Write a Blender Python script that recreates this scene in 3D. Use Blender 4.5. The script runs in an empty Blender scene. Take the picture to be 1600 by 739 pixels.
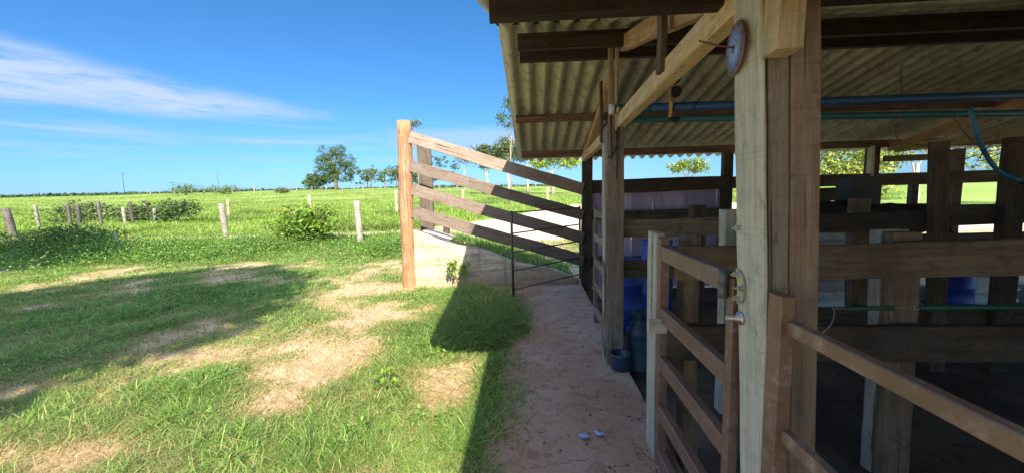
import bpy, bmesh, math, random
import numpy as np
from mathutils import Vector, Matrix
R = math.radians
rnd = random.Random(7)
rng = np.random.default_rng(11)

# ------------------------------------------------------------------ camera, sky, sun, exposure
scene = bpy.context.scene
COL = scene.collection
cam_d = bpy.data.cameras.new("camera"); cam = bpy.data.objects.new("camera", cam_d); COL.objects.link(cam)
cam_d.sensor_fit = 'HORIZONTAL'; cam_d.sensor_width = 36.0; cam_d.lens = 36.0 * 600 / 1600
cam_d.clip_start = 0.05; cam_d.clip_end = 8000
cam.matrix_world = Matrix.Translation((0, 0, 1.6)) @ Matrix.Rotation(R(3.3), 4, 'Z') @ Matrix.Rotation(R(90 - 6.0), 4, 'X') @ Matrix.Rotation(R(-1.4), 4, 'Z')
scene.camera = cam

SUN_DIR = Vector((-0.386, 1.364, -1.0)).normalized()      # the way the light travels
SUN_EL = math.asin(-SUN_DIR.z); SUN_AZ = math.atan2(-SUN_DIR.x, -SUN_DIR.y)
sun_d = bpy.data.lights.new("sun", 'SUN'); sun_d.energy = 4.6; sun_d.angle = R(0.5); sun_d.color = (1.0, 0.92, 0.76)
sun = bpy.data.objects.new("sun", sun_d); COL.objects.link(sun)
sun.rotation_euler = SUN_DIR.to_track_quat('-Z', 'Y').to_euler(); sun.location = (20, -40, 40)

world = bpy.data.worlds.new("World"); scene.world = world; world.use_nodes = True
SKY_STRENGTH = 0.15
scene.view_settings.view_transform = 'Standard'; scene.view_settings.look = 'None'
scene.view_settings.exposure = 1.42; scene.view_settings.gamma = 1.0; scene.view_settings.use_curve_mapping = False


class NT:
    """tiny helper for node trees"""
    def __init__(s, tree): s.t = tree; s.n = tree.nodes; s.l = tree.links
    def node(s, typ, **kw):
        n = s.n.new(typ)
        for k, v in kw.items(): setattr(n, k, v)
        return n
    def put(s, sock, v):
        if isinstance(v, bpy.types.NodeSocket): s.l.new(v, sock)
        else: sock.default_value = v
    def math(s, op, a, b=0.0, c=0.0, clamp=False):
        n = s.node('ShaderNodeMath', operation=op, use_clamp=clamp)
        s.put(n.inputs[0], a); s.put(n.inputs[1], b); s.put(n.inputs[2], c)
        return n.outputs[0]
    def ramp(s, v, lo, hi):      # smoothstep
        n = s.node('ShaderNodeMapRange', interpolation_type='SMOOTHSTEP')
        s.put(n.inputs['Value'], v); s.put(n.inputs['From Min'], lo); s.put(n.inputs['From Max'], hi)
        return n.outputs[0]
    def mix(s, f, a, b, blend='MIX'):
        n = s.node('ShaderNodeMix', data_type='RGBA', blend_type=blend)
        s.put(n.inputs[0], f)
        s.put(n.inputs[6], a if isinstance(a, bpy.types.NodeSocket) else (*a, 1)[:4])
        s.put(n.inputs[7], b if isinstance(b, bpy.types.NodeSocket) else (*b, 1)[:4])
        return n.outputs[2]
    def noise(s, vec, scale, detail=4, rough=0.55, dist=0.0):
        n = s.node('ShaderNodeTexNoise')
        if vec is not None: s.l.new(vec, n.inputs['Vector'])
        n.inputs['Scale'].default_value = scale; n.inputs['Detail'].default_value = detail
        n.inputs['Roughness'].default_value = rough; n.inputs['Distortion'].default_value = dist
        return n.outputs[0]
    def mapping(s, vec, scale=(1, 1, 1), loc=(0, 0, 0)):
        n = s.node('ShaderNodeMapping'); s.l.new(vec, n.inputs['Vector'])
        n.inputs['Scale'].default_value = scale; n.inputs['Location'].default_value = loc
        return n.outputs[0]
    def bump(s, h, strength, dist):
        n = s.node('ShaderNodeBump'); s.l.new(h, n.inputs['Height'])
        n.inputs['Strength'].default_value = strength; n.inputs['Distance'].default_value = dist
        return n.outputs[0]


def build_sky():
    t = NT(world.node_tree)
    bg = world.node_tree.nodes['Background']
    sky = t.node('ShaderNodeTexSky', sky_type='NISHITA', sun_disc=False)
    sky.sun_elevation = SUN_EL; sky.sun_rotation = SUN_AZ
    sky.altitude = 300; sky.air_density = 1.0; sky.dust_density = 0.6; sky.ozone_density = 2.0
    tc = t.node('ShaderNodeTexCoord')
    sep = t.node('ShaderNodeSeparateXYZ'); t.l.new(tc.outputs['Generated'], sep.inputs[0])
    x, y, z = sep.outputs
    az = t.math('MULTIPLY', t.math('ARCTAN2', x, y), 57.2958)
    el = t.math('MULTIPLY', t.math('ARCSINE', z), 57.2958)
    cmb = t.node('ShaderNodeCombineXYZ'); t.l.new(az, cmb.inputs[0]); t.l.new(el, cmb.inputs[1])
    v = cmb.outputs[0]
    wob = t.math('MULTIPLY', t.math('SUBTRACT', t.noise(t.mapping(v, (0.10, 0.35, 1)), 1.0, 5, 0.6), 0.5), 2.2)
    elw = t.math('ADD', el, wob)
    # a long cirrus bank that narrows towards the middle of the view
    k = t.math('ADD', az, 55.0)
    hi = t.math('SUBTRACT', 15.6, t.math('MULTIPLY', k, 0.135))
    lo = t.math('ADD', 8.6, t.math('MULTIPLY', k, 0.05))
    m1 = t.math('MULTIPLY', t.ramp(t.math('SUBTRACT', elw, lo), -0.1, 1.7), t.ramp(t.math('SUBTRACT', hi, elw), -0.2, 2.6))
    m1 = t.math('MULTIPLY', m1, t.ramp(t.math('SUBTRACT', -25.0, az), -0.5, 3.0))
    wisp = t.noise(t.mapping(v, (0.13, 0.9, 1), (3, 1, 0)), 1.0, 7, 0.62, 0.6)
    m1 = t.math('MULTIPLY', m1, t.ramp(wisp, 0.22, 0.58))
    streak = t.noise(t.mapping(v, (0.05, 0.75, 1), (9, 4, 0)), 1.0, 6, 0.6, 0.3)
    m2 = t.math('MULTIPLY', t.ramp(streak, 0.44, 0.76), t.math('MULTIPLY', t.ramp(elw, 2.5, 6.0), t.ramp(t.math('SUBTRACT', 12.0, elw), 0.0, 4.0)))
    m2 = t.math('MULTIPLY', m2, 0.7)
    # thin cloud low behind the loading ramp
    m3 = t.math('MULTIPLY', t.ramp(t.math('SUBTRACT', elw, 6.0), 0.0, 1.4), t.ramp(t.math('SUBTRACT', 10.4, elw), 0.0, 1.6))
    m3 = t.math('MULTIPLY', m3, t.math('MULTIPLY', t.ramp(az, -23.0, -17.0), t.ramp(t.math('SUBTRACT', 4.0, az), 0.0, 8.0)))
    m3 = t.math('MULTIPLY', m3, 0.6)
    cl = t.math('MAXIMUM', t.math('MULTIPLY', m1, 1.0), t.math('MAXIMUM', m2, m3), clamp=True)
    low = t.mix(t.ramp(el, 0.0, 14.0), (.15, .265, .45), (.145, .30, .45))
    low = t.mix(t.ramp(el, 12.0, 30.0), low, (.135, .33, .47))
    tint = t.mix(1.0, sky.outputs[0], t.mix(t.ramp(el, 28.0, 48.0), low, (2.7, 2.25, 1.95)), 'MULTIPLY')  # unseen sky above the view is brightened to add fill light
    t.l.new(t.mix(cl, tint, (1.45, 1.85, 2.45)), bg.inputs['Color'])
    bg.inputs['Strength'].default_value = SKY_STRENGTH


build_sky()

# ------------------------------------------------------------------ generic builders
def tag(o, label=None, cat=None, group=None, kind=None):
    if label: o['label'] = label
    if cat: o['category'] = cat
    if group: o['group'] = group
    if kind: o['kind'] = kind
    return o

def thing(name, loc, label, cat, group=None):
    o = bpy.data.objects.new(name, None); COL.objects.link(o); o.location = loc; o.empty_display_size = 0.1
    return tag(o, label, cat, group)

def wloc(o):
    v = Vector(o.location)
    while o.parent: o = o.parent; v += Vector(o.location)
    return v

def link_mesh(name, me, mat, parent=None, M=None, smooth=False):
    o = bpy.data.objects.new(name, me); COL.objects.link(o)
    if mat is not None: me.materials.append(mat)
    M = M if M is not None else Matrix.Identity(4)
    if parent is not None:
        o.parent = parent
        o.matrix_local = (Matrix.Translation(wloc(parent)) @ (parent.matrix_basis.to_3x3().to_4x4())).inverted() @ M if parent.type == 'EMPTY' else M
    else:
        o.matrix_world = M
    if smooth:
        for p in me.polygons: p.use_smooth = True
    return o

def mesh_np(name, V, F, nper):
    """V (n,3) array, F flat index array, nper = verts per face (int or array)"""
    me = bpy.data.meshes.new(name)
    V = np.asarray(V, dtype=np.float32); F = np.asarray(F, dtype=np.int32).ravel()
    nf = len(F) // nper
    me.vertices.add(len(V)); me.vertices.foreach_set('co', V.ravel())
    me.loops.add(len(F)); me.loops.foreach_set('vertex_index', F)
    me.polygons.add(nf); me.polygons.foreach_set('loop_start', np.arange(0, len(F), nper, dtype=np.int32))
    me.update(calc_edges=True)
    return me

def set_col(me, cols, name='tint'):
    a = me.color_attributes.new(name, 'FLOAT_COLOR', 'POINT')
    c = np.ones((len(me.vertices), 4), dtype=np.float32); c[:, :3] = cols
    a.data.foreach_set('color', c.ravel())

def frame_matrix(a, b, up=Vector((0, 0, 1))):
    a, b = Vector(a), Vector(b); x = (b - a).normalized()
    if abs(x.dot(up)) > 0.95: up = Vector((0, -1, 0))
    y = up.cross(x).normalized(); z = x.cross(y)
    M = Matrix((x, y, z)).transposed().to_4x4(); M.translation = a
    return M, (b - a).length

def board_mesh(L, w, t, bev=0.004, rough=0.003, sag=0.0, seed=None):
    """length along +X, thickness t along Y, width w along Z, centred on the axis"""
    r = random.Random(seed if seed is not None else rnd.random())
    n = max(3, min(22, int(L / 0.16))) if rough else 2
    prof = []
    for sx, sz in ((-1, -1), (1, -1), (1, 1), (-1, 1)):
        cx, cz = sx * t / 2, sz * w / 2
        if sx * sz > 0: prof += [(cx, cz - sz * bev), (cx - sx * bev, cz)]
        else: prof += [(cx - sx * bev, cz), (cx, cz - sz * bev)]
    V, F = [], []
    ph = r.random() * 6
    for i in range(n):
        u = i / (n - 1)
        dy = rough * 1.3 * math.sin(ph + 5 * u); dz = -sag * 4 * u * (1 - u) + rough * math.sin(ph * 2 + 7 * u)
        for (py, pz) in prof:
            V.append((u * L + (r.uniform(-1, 1) * rough if i in (0, n - 1) else 0), py + dy + r.uniform(-.4, .4) * rough, pz + dz + r.uniform(-.6, .6) * rough))
    for i in range(n - 1):
        for k in range(8):
            a, b = i * 8 + k, i * 8 + (k + 1) % 8
            F.append((a, b, b + 8, a + 8))
    F.append(tuple(range(7, -1, -1))); F.append(tuple(range((n - 1) * 8, n * 8)))
    me = bpy.data.meshes.new('board'); me.from_pydata(V, [], F); me.update()
    bm = bmesh.new(); bm.from_mesh(me); bmesh.ops.recalc_face_normals(bm, faces=bm.faces); bm.to_mesh(me); bm.free()
    return me

def board(name, a, b, w, t, mat, parent=None, up=Vector((0, 0, 1)), rough=0.003, bev=0.004, sag=0.0):
    M, L = frame_matrix(a, b, up)
    return link_mesh(name, board_mesh(L, w, t, bev, rough, sag), mat, parent, M)

def box(name, x0, x1, y0, y1, z0, z1, mat, parent=None, rough=0.0, bev=0.004):
    """upright box; grain runs along its longest side"""
    d = (x1 - x0, y1 - y0, z1 - z0); c = ((x0 + x1) / 2, (y0 + y1) / 2, (z0 + z1) / 2)
    if d[2] >= d[0] and d[2] >= d[1]:
        M = Matrix(((0, 1, 0, c[0]), (0, 0, 1, c[1]), (1, 0, 0, z0), (0, 0, 0, 1)))
        return link_mesh(name, board_mesh(d[2], d[1], d[0], bev, rough), mat, parent, M)
    if d[0] >= d[1]:
        return board(name, (x0, c[1], c[2]), (x1, c[1], c[2]), d[2], d[1], mat, parent, rough=rough, bev=bev)
    return board(name, (c[0], y0, c[2]), (c[0], y1, c[2]), d[2], d[0], mat, parent, rough=rough, bev=bev)

def post(name, bottom, top, wx, wy, mat, parent=None, rough=0.003, bev=0.006):
    """square timber from bottom to top: wx wide across X, wy across Y"""
    a, b = Vector(bottom), Vector(top); x = (b - a).normalized()
    y = Vector((1, 0, 0)); y = (y - x * x.dot(y)).normalized(); z = x.cross(y)
    M = Matrix((x, y, z)).transposed().to_4x4(); M.translation = a
    return link_mesh(name, board_mesh((b - a).length, wy, wx, bev, rough), mat, parent, M)

def tube_data(pts, radii, seg=8, caps=True):
    pts = [Vector(p) for p in pts]; n = len(pts)
    if not hasattr(radii, '__len__'): radii = [radii] * n
    V, F = [], []
    ref = None
    for i, p in enumerate(pts):
        d = (pts[min(i + 1, n - 1)] - pts[max(i - 1, 0)]).normalized()
        if ref is None: ref = Vector((0, 0, 1)) if abs(d.z) < 0.9 else Vector((1, 0, 0))
        u = d.cross(ref).normalized(); w = d.cross(u).normalized(); ref = -w if False else ref
        for k in range(seg):
            a = 2 * math.pi * k / seg
            V.append(p + (u * math.cos(a) + w * math.sin(a)) * radii[i])
    for i in range(n - 1):
        for k in range(seg):
            a, b = i * seg + k, i * seg + (k + 1) % seg
            F.append((a, a + seg, b + seg, b))
    if caps:
        F.append(tuple(range(seg))); F.append(tuple(range(n * seg - 1, (n - 1) * seg - 1, -1)))
    return V, F

class MB:
    def __init__(s): s.V = []; s.F = []
    def add(s, V, F):
        o = len(s.V); s.V += [tuple(v) for v in V]; s.F += [tuple(i + o for i in f) for f in F]; return s
    def tube(s, pts, r, seg=8): return s.add(*tube_data(pts, r, seg))
    def lathe(s, prof, c=(0, 0, 0), seg=24, M=None):
        V, F = [], []
        for (r, z) in prof:
            for k in range(seg):
                a = 2 * math.pi * k / seg; p = Vector((r * math.cos(a), r * math.sin(a), z))
                if M is not None: p = M @ p
                V.append(p + Vector(c))
        for i in range(len(prof) - 1):
            for k in range(seg):
                a, b = i * seg + k, i * seg + (k + 1) % seg
                F.append((a, b, b + seg, a + seg))
        F.append(tuple(range(seg - 1, -1, -1))); F.append(tuple(range((len(prof) - 1) * seg, len(prof) * seg)))
        return s.add(V, F)
    def ring(s, c, u, v, Rr, r, n=14, seg=6, su=1.0):
        c, u, v = Vector(c), Vector(u).normalized(), Vector(v).normalized(); w = u.cross(v)
        V, F = [], []
        for i in range(n):
            a = 2 * math.pi * i / n; d = u * math.cos(a) + v * math.sin(a)
            p = c + u * math.cos(a) * Rr * su + v * math.sin(a) * Rr
            for k in range(seg):
                b = 2 * math.pi * k / seg; V.append(p + d * math.cos(b) * r + w * math.sin(b) * r)
        for i in range(n):
            for k in range(seg):
                F.append((i * seg + k, ((i + 1) % n) * seg + k, ((i + 1) % n) * seg + (k + 1) % seg, i * seg + (k + 1) % seg))
        return s.add(V, F)
    def build(s, name, mat, parent=None, smooth=True, world=True):
        me = bpy.data.meshes.new(name)
        off = Vector((0, 0, 0))
        if parent is not None: off = wloc(parent)
        me.from_pydata([tuple(Vector(v) - off) for v in s.V], [], s.F); me.update()
        bm = bmesh.new(); bm.from_mesh(me); bmesh.ops.recalc_face_normals(bm, faces=bm.faces); bm.to_mesh(me); bm.free()
        o = bpy.data.objects.new(name, me); COL.objects.link(o); me.materials.append(mat)
        if parent is not None: o.parent = parent
        if smooth:
            for p in me.polygons: p.use_smooth = len(p.vertices) <= 4
        return o

# ------------------------------------------------------------------ noise in numpy
def _hash(ix, iy, seed):
    h = (ix.astype(np.int64) * 374761393 + iy.astype(np.int64) * 668265263 + seed * 144665) & 0xFFFFFFFF
    h = ((h ^ (h >> 13)) * 1274126177) & 0xFFFFFFFF
    return ((h ^ (h >> 16)) & 0xFFFF) / 65535.0

def vnoise(x, y, seed=0):
    x = np.asarray(x, dtype=float); y = np.asarray(y, dtype=float)
    ix, iy = np.floor(x), np.floor(y); fx, fy = x - ix, y - iy
    fx = fx * fx * (3 - 2 * fx); fy = fy * fy * (3 - 2 * fy)
    a, b = _hash(ix, iy, seed), _hash(ix + 1, iy, seed); c, d = _hash(ix, iy + 1, seed), _hash(ix + 1, iy + 1, seed)
    return (a * (1 - fx) + b * fx) * (1 - fy) + (c * (1 - fx) + d * fx) * fy

def fbm(x, y, seed=0, o=4):
    s, a, t = 0, 0.5, 0
    for i in range(o): s = s + a * vnoise(x * 2 ** i, y * 2 ** i, seed + i); t += a; a *= 0.55
    return s / t

def sst(a, b, x):
    u = np.clip((x - a) / (b - a), 0, 1); return u * u * (3 - 2 * u)

# ------------------------------------------------------------------ materials
def new_mat(name):
    m = bpy.data.materials.new(name); m.use_nodes = True
    t = NT(m.node_tree); p = m.node_tree.nodes['Principled BSDF']
    return m, t, p

def wood_mat(name, c_light, c_dark, c_stain=None, stain=0.35, rough=0.75, grain=1.0, bump=0.5, crack=1.0, split=.66):
    m, t, p = new_mat(name)
    tc = t.node('ShaderNodeTexCoord'); oi = t.node('ShaderNodeObjectInfo')
    ofs = t.node('ShaderNodeVectorMath', operation='ADD'); t.l.new(tc.outputs['Object'], ofs.inputs[0])
    cm = t.node('ShaderNodeCombineXYZ')
    rv = t.math('MULTIPLY', oi.outputs['Random'], 37.0)
    for i in range(3): t.l.new(rv, cm.inputs[i])
    t.l.new(cm.outputs[0], ofs.inputs[1]); v = ofs.outputs[0]
    g1 = t.noise(t.mapping(v, (1.6 * grain, 26, 26)), 1.0, 6, 0.62, 0.5)
    g2 = t.noise(t.mapping(v, (5 * grain, 90, 90)), 1.0, 4, 0.6, 0.2)
    bl = t.noise(v, 3.2, 5, 0.6)
    saw = t.noise(t.mapping(v, (55, 2.0, 2.0)), 1.0, 3, 0.5)
    f = t.math('ADD', t.math('MULTIPLY', g1, 0.62), t.math('MULTIPLY', g2, 0.38))
    c = t.mix(t.ramp(f, 0.34, 0.64), c_dark, c_light)
    if c_stain is not None:
        c = t.mix(t.math('MULTIPLY', t.ramp(bl, 0.46, 0.68), stain), c, c_stain)
    fine = t.noise(v, 24.0, 5, 0.65)
    c = t.mix(t.math('MULTIPLY', t.ramp(fine, 0.50, 0.70), 0.38), c, (c_dark[0] * .5, c_dark[1] * .5, c_dark[2] * .5))
    grey = t.noise(t.mapping(v, (2.2, 9, 9), (7, 3, 2)), 1.0, 5, .65)
    gm = sum(c_light) / 3
    c = t.mix(t.math('MULTIPLY', t.ramp(grey, .50, .66), .45), c, (gm * .95, gm * .92, gm * .82))
    smear = t.noise(t.mapping(v, (6, 14, 14), (1, 8, 5)), 1.0, 6, .7, .8)
    c = t.mix(t.math('MULTIPLY', t.ramp(smear, .56, .66), .5), c, (c_dark[0] * .5, c_dark[1] * .46, c_dark[2] * .42))
    pale = t.noise(t.mapping(v, (11, 30, 30), (2, 2, 9)), 1.0, 4, .6)
    c = t.mix(t.math('MULTIPLY', t.ramp(pale, .66, .74), .35), c, (min(.75, gm * 1.7), min(.72, gm * 1.62), min(.65, gm * 1.45)))
    saw2 = t.noise(t.mapping(v, (140, 3, 3)), 1.0, 2, .5)
    c = t.mix(t.math('MULTIPLY', t.ramp(saw2, .52, .70), .16), c, (c_dark[0] * .5, c_dark[1] * .5, c_dark[2] * .5))
    ck = t.noise(t.mapping(v, (0.9, 42, 42), (5, 2, 1)), 1.0, 3, 0.5, 0.3)
    cm2 = t.math('MULTIPLY', t.ramp(ck, split, split + .04), 0.75 * crack)
    c = t.mix(cm2, c, (c_dark[0] * .25, c_dark[1] * .25, c_dark[2] * .25))
    # a little brightness difference from one timber to the next
    hs = t.node('ShaderNodeHueSaturation'); t.l.new(c, hs.inputs['Color'])
    t.l.new(t.math('ADD', t.math('MULTIPLY', oi.outputs['Random'], 0.5), 0.75), hs.inputs['Value'])
    t.l.new(hs.outputs[0], p.inputs['Base Color'])
    p.inputs['Roughness'].default_value = rough; p.inputs['Specular IOR Level'].default_value = 0.25
    h = t.math('ADD', t.math('ADD', t.math('MULTIPLY', f, 0.8), t.math('MULTIPLY', saw, 0.16)), t.math('MULTIPLY', cm2, -0.8))
    t.l.new(t.bump(h, bump, 0.006), p.inputs['Normal'])
    return m

def paint_mat(name, base, wear, wear_amt=0.3, rough=0.5, metallic=0.0, scale=14, drip=0.0, drip_c=(.55, .50, .45)):
    m, t, p = new_mat(name)
    tc = t.node('ShaderNodeTexCoord'); v = tc.outputs['Object']
    n1 = t.noise(v, scale, 6, 0.65); n2 = t.noise(v, 4.0, 4, 0.6)
    c = t.mix(t.math('MULTIPLY', t.ramp(n1, 0.50, 0.66), wear_amt), base, wear)
    c = t.mix(t.math('MULTIPLY', t.ramp(n2, 0.4, 0.65), 0.5), c, tuple(b * 0.6 for b in base))
    n5 = t.noise(v, scale * 2.7, 5, .7)
    c = t.mix(t.math('MULTIPLY', t.ramp(n5, .58, .66), wear_amt * .7), c, tuple(b * 0.4 for b in base))
    if drip:
        vo = t.node('ShaderNodeTexVoronoi'); t.l.new(t.mapping(v, (38, 80, 30)), vo.inputs['Vector']); vo.inputs['Scale'].default_value = 1.0
        c = t.mix(t.math('MULTIPLY', t.ramp(t.math('SUBTRACT', 0.11, vo.outputs['Distance']), 0, 0.05), drip), c, drip_c)
    t.l.new(c, p.inputs['Base Color']); p.inputs['Metallic'].default_value = metallic
    t.l.new(t.math('ADD', t.math('MULTIPLY', n1, 0.3), rough - 0.12), p.inputs['Roughness'])
    t.l.new(t.bump(n1, 0.25, 0.002), p.inputs['Normal'])
    return m

def leaf_mat(name, trans=0.35, gloss=0.35, spec=0.3):
    m, t, p = new_mat(name)
    at = t.node('ShaderNodeVertexColor', layer_name='tint')
    t.l.new(at.outputs[0], p.inputs['Base Color']); p.inputs['Roughness'].default_value = 0.55
    p.inputs['Specular IOR Level'].default_value = spec
    tr = t.node('ShaderNodeBsdfTranslucent')
    t.l.new(t.mix(1.0, at.outputs[0], (1.25, 1.3, 0.55), 'MULTIPLY'), tr.inputs[0])
    mx = t.node('ShaderNodeMixShader'); mx.inputs[0].default_value = trans
    t.l.new(p.outputs[0], mx.inputs[1]); t.l.new(tr.outputs[0], mx.inputs[2])
    t.l.new(mx.outputs[0], m.node_tree.nodes['Material Output'].inputs['Surface'])
    return m

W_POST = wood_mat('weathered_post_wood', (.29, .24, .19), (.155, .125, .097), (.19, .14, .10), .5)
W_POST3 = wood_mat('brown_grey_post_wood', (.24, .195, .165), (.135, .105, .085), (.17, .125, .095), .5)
W_POST2 = wood_mat('reddish_post_wood', (.33, .24, .18), (.195, .135, .10), (.23, .145, .10), .5)
W_PALE = wood_mat('pale_and_lit_side_wood', (.58, .56, .475), (.40, .38, .31), (.31, .27, .21), .35)  # pale timber; its tone also stands for sky-lit left sides of posts
W_CHORD = wood_mat('yellow_sawn_wood', (.62, .47, .27), (.40, .28, .15), (.30, .20, .11), .35, crack=.5)
W_RAFTER = wood_mat('reddish_sawn_wood', (.52, .32, .18), (.30, .17, .09), (.22, .13, .08), .35, crack=.5)
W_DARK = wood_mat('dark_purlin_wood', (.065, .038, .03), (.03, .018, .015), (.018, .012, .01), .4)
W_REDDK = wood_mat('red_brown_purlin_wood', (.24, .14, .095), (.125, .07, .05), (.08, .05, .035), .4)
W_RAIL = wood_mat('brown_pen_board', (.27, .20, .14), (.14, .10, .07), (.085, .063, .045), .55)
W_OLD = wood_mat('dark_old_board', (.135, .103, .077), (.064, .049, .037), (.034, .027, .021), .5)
W_RAMP = wood_mat('grey_brown_ramp_board', (.29, .22, .175), (.185, .135, .105), (.14, .10, .08), .5)
W_LOG = wood_mat('orange_log_wood', (.46, .255, .135), (.27, .135, .065), (.20, .11, .06), .5, grain=.7, bump=1.0, crack=1.0, split=.60)
W_GREY = wood_mat('grey_fence_wood', (.33, .30, .25), (.20, .18, .145), (.11, .10, .08), .4)
W_FDARK = wood_mat('dark_fence_wood', (.14, .12, .10), (.07, .06, .05), (.04, .035, .03), .5)
W_LILAC = wood_mat('lilac_plank', (.72, .58, .88), (.58, .47, .74), (.42, .36, .54), .5, crack=.5)  # lilac base colour of the rear planks
S_BROWN = paint_mat('brown_painted_steel', (.19, .108, .08), (.32, .25, .21), .45, .42, 0.0, 22, .6)
S_BROWN2 = paint_mat('orange_brown_painted_steel', (.215, .125, .083), (.36, .28, .21), .6, .42, 0.0, 22, .6)
S_DARK = paint_mat('dark_gate_steel', (.10, .092, .085), (.14, .08, .05), .4, .5, .3, 18)
S_HINGE = paint_mat('grey_hinge_steel', (.16, .155, .145), (.25, .16, .10), .5, .5, .5, 30)
S_GALV = paint_mat('galvanised_steel', (.55, .55, .54), (.32, .22, .15), .45, .34, .85, 40)
S_RUST = paint_mat('rusty_steel', (.20, .10, .055), (.08, .05, .04), .6, .7, .35, 30)
P_BLUE = paint_mat('blue_pipe_plastic', (.02, .10, .30), (.08, .12, .18), .4, .4, 0, 10)
P_TEAL = paint_mat('teal_pipe_plastic', (.02, .16, .22), (.08, .12, .14), .4, .4, 0, 10)
P_DRUM = paint_mat('blue_drum_plastic', (.018, .075, .46), (.05, .10, .30), .3, .38, 0, 8)
P_NAVY = paint_mat('navy_can_plastic', (.025, .055, .10), (.06, .08, .10), .5, .42, 0, 12)
P_HOSE = paint_mat('blue_hose', (.015, .19, .46), (.05, .15, .25), .3, .35, 0, 12)
P_GREEN = paint_mat('green_hose_cover', (.006, .10, .07), (.02, .06, .05), .4, .45, 0, 12)
P_WHITE = paint_mat('white_cap_plastic', (.72, .73, .74), (.45, .42, .38), .3, .4, 0, 12)
P_BLACK = paint_mat('black_rubber', (.015, .016, .018), (.05, .05, .05), .3, .45, 0, 12)
M_BRASS = paint_mat('dull_brass', (.45, .33, .13), (.18, .13, .07), .4, .35, .8, 30)
M_WIRE = paint_mat('wire', (.14, .13, .12), (.2, .12, .08), .4, .5, .5, 30)
M_SACK = paint_mat('white_woven_sack', (.85, .86, .87), (.55, .56, .58), .5, .6, 0, 9)
M_TARP = paint_mat('dark_tarpaulin', (.045, .055, .052), (.10, .11, .10), .4, .5, 0, 9)
M_CRATE = paint_mat('dark_teal_plastic', (.016, .028, .032), (.04, .05, .05), .3, .45, 0, 9)
M_STEM = paint_mat('green_stem', (.13, .21, .05), (.2, .2, .08), .3, .6, 0, 12)
M_PAPER = paint_mat('blue_white_plastic_scrap', (.36, .42, .80), (.62, .66, .85), .7, .35, 0, 25)
LEAF = leaf_mat('leaves', .35); GRASS = leaf_mat('grass_blades', .38, spec=.25); FARLEAF = leaf_mat('far_leaves', .25)
BARK = wood_mat('bark', (.30, .25, .20), (.15, .12, .09), (.10, .08, .06), .4, grain=2)
BARK_PALE = wood_mat('pale_bark', (.62, .55, .45), (.38, .32, .25), (.25, .2, .15), .3, grain=2)

def disc_mat():
    m, t, p = new_mat('blued_rusty_disc')
    tc = t.node('ShaderNodeTexCoord'); v = tc.outputs['Object']
    ln = t.node('ShaderNodeVectorMath', operation='LENGTH'); t.l.new(v, ln.inputs[0])
    n = t.noise(v, 40, 5, .6)
    r = t.math('ADD', ln.outputs['Value'], t.math('MULTIPLY', t.math('SUBTRACT', n, .5), .03))
    c = t.mix(t.ramp(r, .03, .06), (.30, .38, .52), (.17, .18, .30))
    c = t.mix(t.ramp(r, .058, .074), c, (.22, .115, .085))
    t.l.new(c, p.inputs['Base Color']); p.inputs['Metallic'].default_value = .45; p.inputs['Roughness'].default_value = .5
    t.l.new(t.bump(n, .3, .002), p.inputs['Normal'])
    return m
M_DISC = disc_mat()

def roof_mat():
    m, t, p = new_mat('corrugated_fibre_cement')
    tc = t.node('ShaderNodeTexCoord'); v = tc.outputs['Object']
    n1 = t.noise(t.mapping(v, (2.2, .5, 1)), 1.0, 5, .6); n2 = t.noise(v, 9, 5, .65)
    c = t.mix(t.ramp(n1, .35, .68), (.62, .60, .49), (.39, .375, .295))
    c = t.mix(t.math('MULTIPLY', t.ramp(n2, .48, .68), .6), c, (.16, .145, .105))
    at = t.node('ShaderNodeVertexColor', layer_name='tint')
    c = t.mix(1.0, c, at.outputs[0], 'MULTIPLY')
    t.l.new(c, p.inputs['Base Color']); p.inputs['Roughness'].default_value = .8
    t.l.new(t.bump(n2, .2, .004), p.inputs['Normal'])
    return m
M_ROOF = roof_mat()

def wall_mat():
    m, t, p = new_mat('rough_limewashed_concrete')
    tc = t.node('ShaderNodeTexCoord'); v = tc.outputs['Object']
    n1 = t.noise(v, 2.5, 6, .65); n2 = t.noise(v, 14, 6, .65); n3 = t.noise(t.mapping(v, (1, 1, 7)), 1.2, 4, .6)
    c = t.mix(t.ramp(n1, .38, .64), (.62, .51, .37), (.46, .35, .24))
    c = t.mix(t.math('MULTIPLY', t.ramp(n2, .5, .68), .5), c, (.33, .25, .18))
    sp = t.node('ShaderNodeSeparateXYZ'); t.l.new(v, sp.inputs[0])
    low = t.ramp(t.math('ADD', sp.outputs[2], t.math('MULTIPLY', n1, .5)), .55, .12)
    c = t.mix(t.math('MULTIPLY', t.ramp(n3, .50, .6), .6), c, (.26, .20, .15))
    c = t.mix(t.math('MULTIPLY', low, .8), c, (.30, .20, .125))
    dr = t.noise(t.mapping(v, (9, 1, .8)), 1.0, 4, .6)
    c = t.mix(t.math('MULTIPLY', t.ramp(dr, .55, .68), .45), c, (.22, .18, .14))
    t.l.new(c, p.inputs['Base Color']); p.inputs['Roughness'].default_value = .9
    vo = t.node('ShaderNodeTexVoronoi', feature='DISTANCE_TO_EDGE'); t.l.new(t.mapping(v, (1.1, 1, 2.4)), vo.inputs['Vector']); vo.inputs['Scale'].default_value = 1.6
    t.l.new(t.bump(t.math('ADD', n2, t.math('MULTIPLY', n3, .8)), .8, .03), p.inputs['Normal'])
    return m
M_WALL = wall_mat()

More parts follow.
